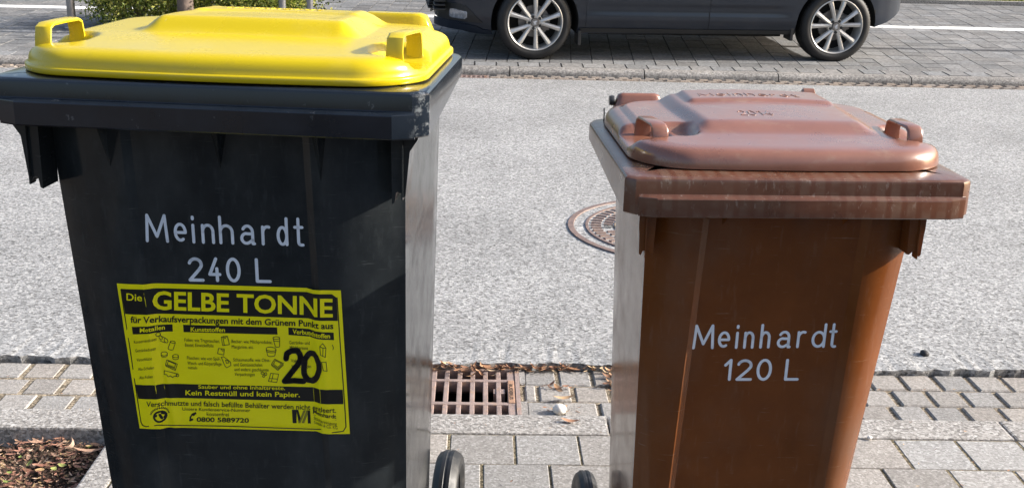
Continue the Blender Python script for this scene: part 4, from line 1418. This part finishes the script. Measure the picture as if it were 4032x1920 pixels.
for pts in ([(-.016, -.008), (.004, .018), (.016, .012), (.002, -.004)], [(-.014, -.016), (-.002, -.008), (.012, -.004), (.004, -.016)], [(-.020, .002), (-.010, .012), (-.006, .004)]):
    bm.faces.new([bm.verts.new((p[0], -.0025, p[1])) for p in pts])
obj('emblem', bm, M['lamp_glass'], wheel)
bm = bmesh.new()
lathe(bm, [(.0, .075), (.125, .075), (.125, .095), (.0, .095)], 40, 'y')
box(bm, .06, .125, .055, .10, -.06, .06, bev=.006)
obj('brake_disc', bm, M['alloy_dark'], wheel, smooth=30)
bm = bmesh.new()
lathe(bm, [(.0, .12), (.2, .12)], 40, 'y')
obj('wheel_inner', bm, M['well'], wheel)
w2 = copy_tree(wheel, car)
w2.location = (WB, 0, .295)
w2.rotation_euler = (0, R(-14), 0)
for xh in (0, WB):
    w3 = copy_tree(wheel, car)
    w3.location = (xh, CW - .04, .295)
    w3.rotation_euler = (0, 0, pi)
bm = bmesh.new()
box(bm, .45, 2.05, .12, CW - .16, .19, .30)
obj('underbody', bm, M['well'], car)

# ------------------------------------------------------------------ posts, tree, shrubs
def post(x, y, r, h_, label):
    z = strip_z(y)
    root = empty('steel_post', (x, y, z))
    tag(root, label, 'post', 'steel posts beside the parking strip')
    bm = bmesh.new()
    tube(bm, [(0, 0, -.05), (0, 0, h_)], r, 20)
    obj('pole', bm, M['steel'], root, smooth=40)
    bm = bmesh.new()
    bmesh.ops.create_uvsphere(bm, u_segments=16, v_segments=8, radius=r * 1.05)
    obj('cap', bm, M['steel'], root, smooth=60, loc=(0, 0, h_))
    bm = bmesh.new()
    tube(bm, [(0, 0, -.02), (0, 0, .012)], r * 1.8, 20)
    obj('collar', bm, M['steel'], root, smooth=40)
post(-3.545, 9.98, .035, 1.15, 'grey steel post left of the shrubs, seen above the left lid handle')
post(-1.70, 9.80, .031, 1.15, 'grey steel post at the right end of the shrubs behind the yellow lid')
post(-1.43, 9.56, .028, 1.15, 'grey steel post nearest the car, right of the other posts')
post(6.4, 9.98, .04, 2.2, 'steel post beyond the right edge casting a thin shadow on the paving')

tr = empty('tree', (-2.56, 9.95, strip_z(9.95)))
tag(tr, 'bare young tree trunk rising out of the shrubs behind the yellow lid', 'tree')
bm = bmesh.new()
tube(bm, [(0, 0, -.1), (.005, 0, .1), (.0, .01, .5), (.02, 0, 1.1), (.01, .02, 1.9), (.03, .0, 2.6)], [.085, .072, .066, .06, .052, .045], 18)
obj('trunk', bm, M['bark'], tr, smooth=60)
bm = bmesh.new()
for k in range(12):
    a = k * 2.4
    z0 = 1.7 + .07 * k
    p = Vector((.02, .01, z0))
    L_ = random.uniform(.6, 1.0)
    q1 = p + Vector((cos(a) * L_ * .5, sin(a) * L_ * .5, L_ * .45))
    q2 = p + Vector((cos(a) * L_ * .8, sin(a) * L_ * .8, L_))
    tube(bm, [p, q1, q2], [.02, .013, .005], 7)
obj('crown', bm, M['bark'], tr, smooth=60)

def shrub(x, y, rx, ry, rz_, n_, label, seed):
    rnd = random.Random(seed)
    root = empty('shrub', (x, y, strip_z(y)))
    tag(root, label, 'shrub', 'low evergreen shrubs round the tree')
    bm = bmesh.new()
    for k in range(16):
        a = rnd.uniform(0, 2 * pi)
        e_ = rnd.uniform(.35, .9)
        tube(bm, [(0, 0, -.03), (rx * .35 * cos(a), ry * .35 * sin(a), rz_ * .5), (rx * e_ * cos(a), ry * e_ * sin(a), rz_ * rnd.uniform(.6, .95))], [.010, .006, .002], 6)
    obj('stem', bm, M['bark'], root)
    bm = bmesh.new()
    tl = tint_layer(bm)
    cl = []
    for k in range(46):
        a, u = rnd.uniform(0, 2 * pi), rnd.uniform(0, 1)
        rad = rnd.uniform(.5, 1.0)
        cl.append((Vector((rx * rad * cos(a) * math.sqrt(1 - u * u * .8), ry * rad * sin(a) * math.sqrt(1 - u * u * .8), rz_ * (.10 + .82 * u * rad))), rnd.uniform(.5, 1.25), rnd.uniform(.06, .14)))
    pal = [(.20, .26, .04), (.30, .34, .06), (.40, .40, .08), (.13, .18, .03), (.5, .47, .13), (.08, .11, .02)]
    for k in range(n_):
        c, br, cr_ = rnd.choice(cl)
        p = c + Vector((rnd.gauss(0, cr_), rnd.gauss(0, cr_), rnd.gauss(0, cr_ * .8)))
        if p.z < .01: continue
        s_ = rnd.uniform(.010, .021)
        d = Vector((rnd.gauss(0, 1), rnd.gauss(0, 1), rnd.gauss(.4, 1))).normalized()
        t = d.orthogonal().normalized()
        t.rotate(Matrix.Rotation(rnd.uniform(0, 6.28), 3, d))
        b_ = d.cross(t)
        vs_ = [bm.verts.new(q) for q in (p - t * s_, p + b_ * s_ * .5 + d * s_ * .12, p + t * s_, p - b_ * s_ * .5 + d * s_ * .12)]
        f = bm.faces.new(vs_)
        cc = rnd.choice(pal)
        paint([f], tl, tuple(min(1, v_ * br) for v_ in cc))
    obj('foliage', bm, M['leaf'], root)
shrub(-3.06, 10.30, .46, .40, .62, 11000, 'rounded yellow-green shrub at the left end, beside the left post', 1)
shrub(-2.42, 10.42, .44, .40, .62, 9000, 'yellow-green shrub growing round the tree trunk', 2)
shrub(-1.88, 10.25, .46, .36, .62, 11000, 'sparser yellow-green shrub at the right end beside two steel posts', 3)

# ------------------------------------------------------------------ small things lying about
def leaf_mesh(bm, tl, c, L_, wd, rot, curl, colr, tilt=0.):
    n_ = 5
    Lf = []
    for i in range(n_ + 1):
        t = i / n_ * 2 - 1
        hw_ = wd * max(.06, (1 - t * t)) ** .8
        for s in (-1, 0, 1):
            p = Vector((t * L_, s * hw_, curl * (t * t * L_ + abs(s) * hw_ * .9)))
            p.rotate(Euler((tilt, tilt * .6, rot)))
            Lf.append(bm.verts.new(Vector(c) + p))
    fs = []
    for i in range(n_):
        for s in range(2):
            a = i * 3 + s
            fs.append(bm.faces.new((Lf[a], Lf[a + 1], Lf[a + 4], Lf[a + 3])))
    paint(fs, tl, colr)
LC = [(.33, .17, .09), (.42, .25, .14), (.24, .12, .07), (.5, .36, .22), (.18, .09, .05)]
def lone_leaf(x, y, z, L_, wd, rot, label, c=(.38, .2, .12)):
    bm = bmesh.new()
    tl = tint_layer(bm)
    leaf_mesh(bm, tl, (0, 0, 0), L_, wd, rot, .35, c)
    tag(obj('fallen_leaf', bm, M['litter'], loc=(x, y, z), smooth=60), label, 'leaf', 'single fallen leaves')
lone_leaf(.236, 2.545, .006, .024, .008, -.2, 'reddish dry leaf lying on the kerb between the bins')
lone_leaf(.985, 2.625, -.05, .024, .007, -.1, 'dry leaf at the kerb edge just right of the brown bin')
lone_leaf(1.285, 2.615, -.05, .017, .008, .1, 'small curled leaf at the kerb edge in the lower right corner', (.42, .33, .24))
lone_leaf(.24, 2.80, -.05, .03, .009, .2, 'curled tan leaf on the pavers right of the drain grate', (.46, .3, .17))
# leaf litter swept against the asphalt edge and into the drain
bm = bmesh.new()
tl = tint_layer(bm)
def litter(xc, yc, z, sx, sy, n_, lo=.006, hi=.022):
    for _ in range(n_):
        L_ = random.uniform(lo, hi)
        leaf_mesh(bm, tl, (random.gauss(xc, sx), random.gauss(yc, sy), z + random.uniform(.001, .014)), L_, L_ * random.uniform(.12, .4), random.uniform(-.9, .9) + random.choice((0, 0, 0, 1.57)), random.uniform(0, .8), random.choice(LC), random.uniform(-.35, .35))
litter(-.05, 3.0, -.056, .13, .006, 90)
litter(.22, 3.002, -.058, .08, .006, 45)
litter(.395, 2.955, -.062, .012, .028, 34, .008, .022)
litter(.385, 2.905, -.06, .02, .008, 20)
litter(-.02, 2.965, -.056, .06, .012, 16)
litter(.22, 2.885, -.06, .02, .008, 8)
for _ in range(90):
    litter(random.uniform(-1.6, 2), random.choice((2.694, 2.8, 2.906, 2.70, 3.0)), -.066, .02, .004, 2, .002, .007)
for _ in range(90): litter(random.uniform(-.7, 1.6), random.uniform(2.2, 2.58), .001, .0, .0, 1, .002, .006)
litter(.22, 2.745, -.06, .03, .006, 12, .004, .012)
for _ in range(60): litter(random.uniform(-3, 5), random.uniform(8.75, 12.5), .0, 0, 0, 0)
tag(obj('leaf_litter', bm, M['litter'], smooth=60), 'brown leaf litter swept along the asphalt edge and drain', None, None, 'stuff')

def pebble(x, y, z, r, m, label, seed, flat=.7):
    rnd = random.Random(seed)
    bm = bmesh.new()
    bmesh.ops.create_icosphere(bm, subdivisions=3, radius=r)
    for v in bm.verts:
        k = 1 + .12 * sin(v.co.x / r * 2.3 + seed) + .1 * sin(v.co.y / r * 3.1 + seed * 2) + rnd.uniform(-.02, .02)
        v.co *= k
        v.co.z *= flat
    tag(obj('pebble', bm, m, loc=(x, y, z + r * flat * .9), smooth=70), label, 'pebble', 'pebbles on the ground')
pebble(.221, 2.728, -.058, .018, M['stone'], 'white pebble on the gutter pavers by the drain', 1)
pebble(1.350, 3.128, -.045, .014, M['dstone'], 'black stone lying alone on the asphalt right of the brown bin', 2)
pebble(.965, 2.478, .002, .006, M['stone'], 'small pale pebble on the slab seam right of the brown bin', 3)

# bark chips over the planting bed
bm = bmesh.new()
tl = tint_layer(bm)
MC = [(.26, .13, .085), (.17, .08, .055), (.36, .22, .15), (.08, .04, .025), (.5, .36, .26), (.30, .15, .105), (.20, .09, .06), (.3, .2, .1)]
for k in range(15000):
    x, y = random.uniform(-2.0, -.87), random.uniform(1.75, 2.475)
    L_ = random.choice((random.uniform(.002, .007), random.uniform(.002, .006), random.uniform(.002, .006), random.uniform(.005, .016)))
    wd = L_ * random.uniform(.14, .4)
    z = -.040 + .012 * sin(x * 17 + y * 5) * sin(y * 21) + random.uniform(0, .012)
    leaf_mesh(bm, tl, (x, y, z), L_, wd, random.uniform(0, 6.28), random.uniform(0, .3), random.choice(MC), random.uniform(-.5, .5))
for k in range(160):
    x, y = random.uniform(-1.9, -.9), random.uniform(1.8, 2.45)
    L_ = random.uniform(.006, .012)
    leaf_mesh(bm, tl, (x, y, -.026), L_, L_ * .6, random.uniform(0, 6.28), .4, random.choice([(.16, .2, .05), (.22, .24, .07)]), random.uniform(-.6, .6))
tag(obj('bark_mulch', bm, M['mulch']), 'reddish bark mulch covering the planting bed at the lower left', None, None, 'stuff')
# a broken bark shell and a long splinter in the corner of the bed
bm = bmesh.new()
tl = tint_layer(bm)
leaf_mesh(bm, tl, (0, 0, -.016), .035, .005, .25, .3, (.32, .2, .14), .2)
leaf_mesh(bm, tl, (-.035, .005, -.006), .017, .011, 1.3, .9, (.42, .3, .23), -.9)
tag(obj('bark_piece', bm, M['litter'], loc=(-.90, 2.40, .002), smooth=60), 'pale broken bark piece in the corner of the planting bed', 'bark piece')
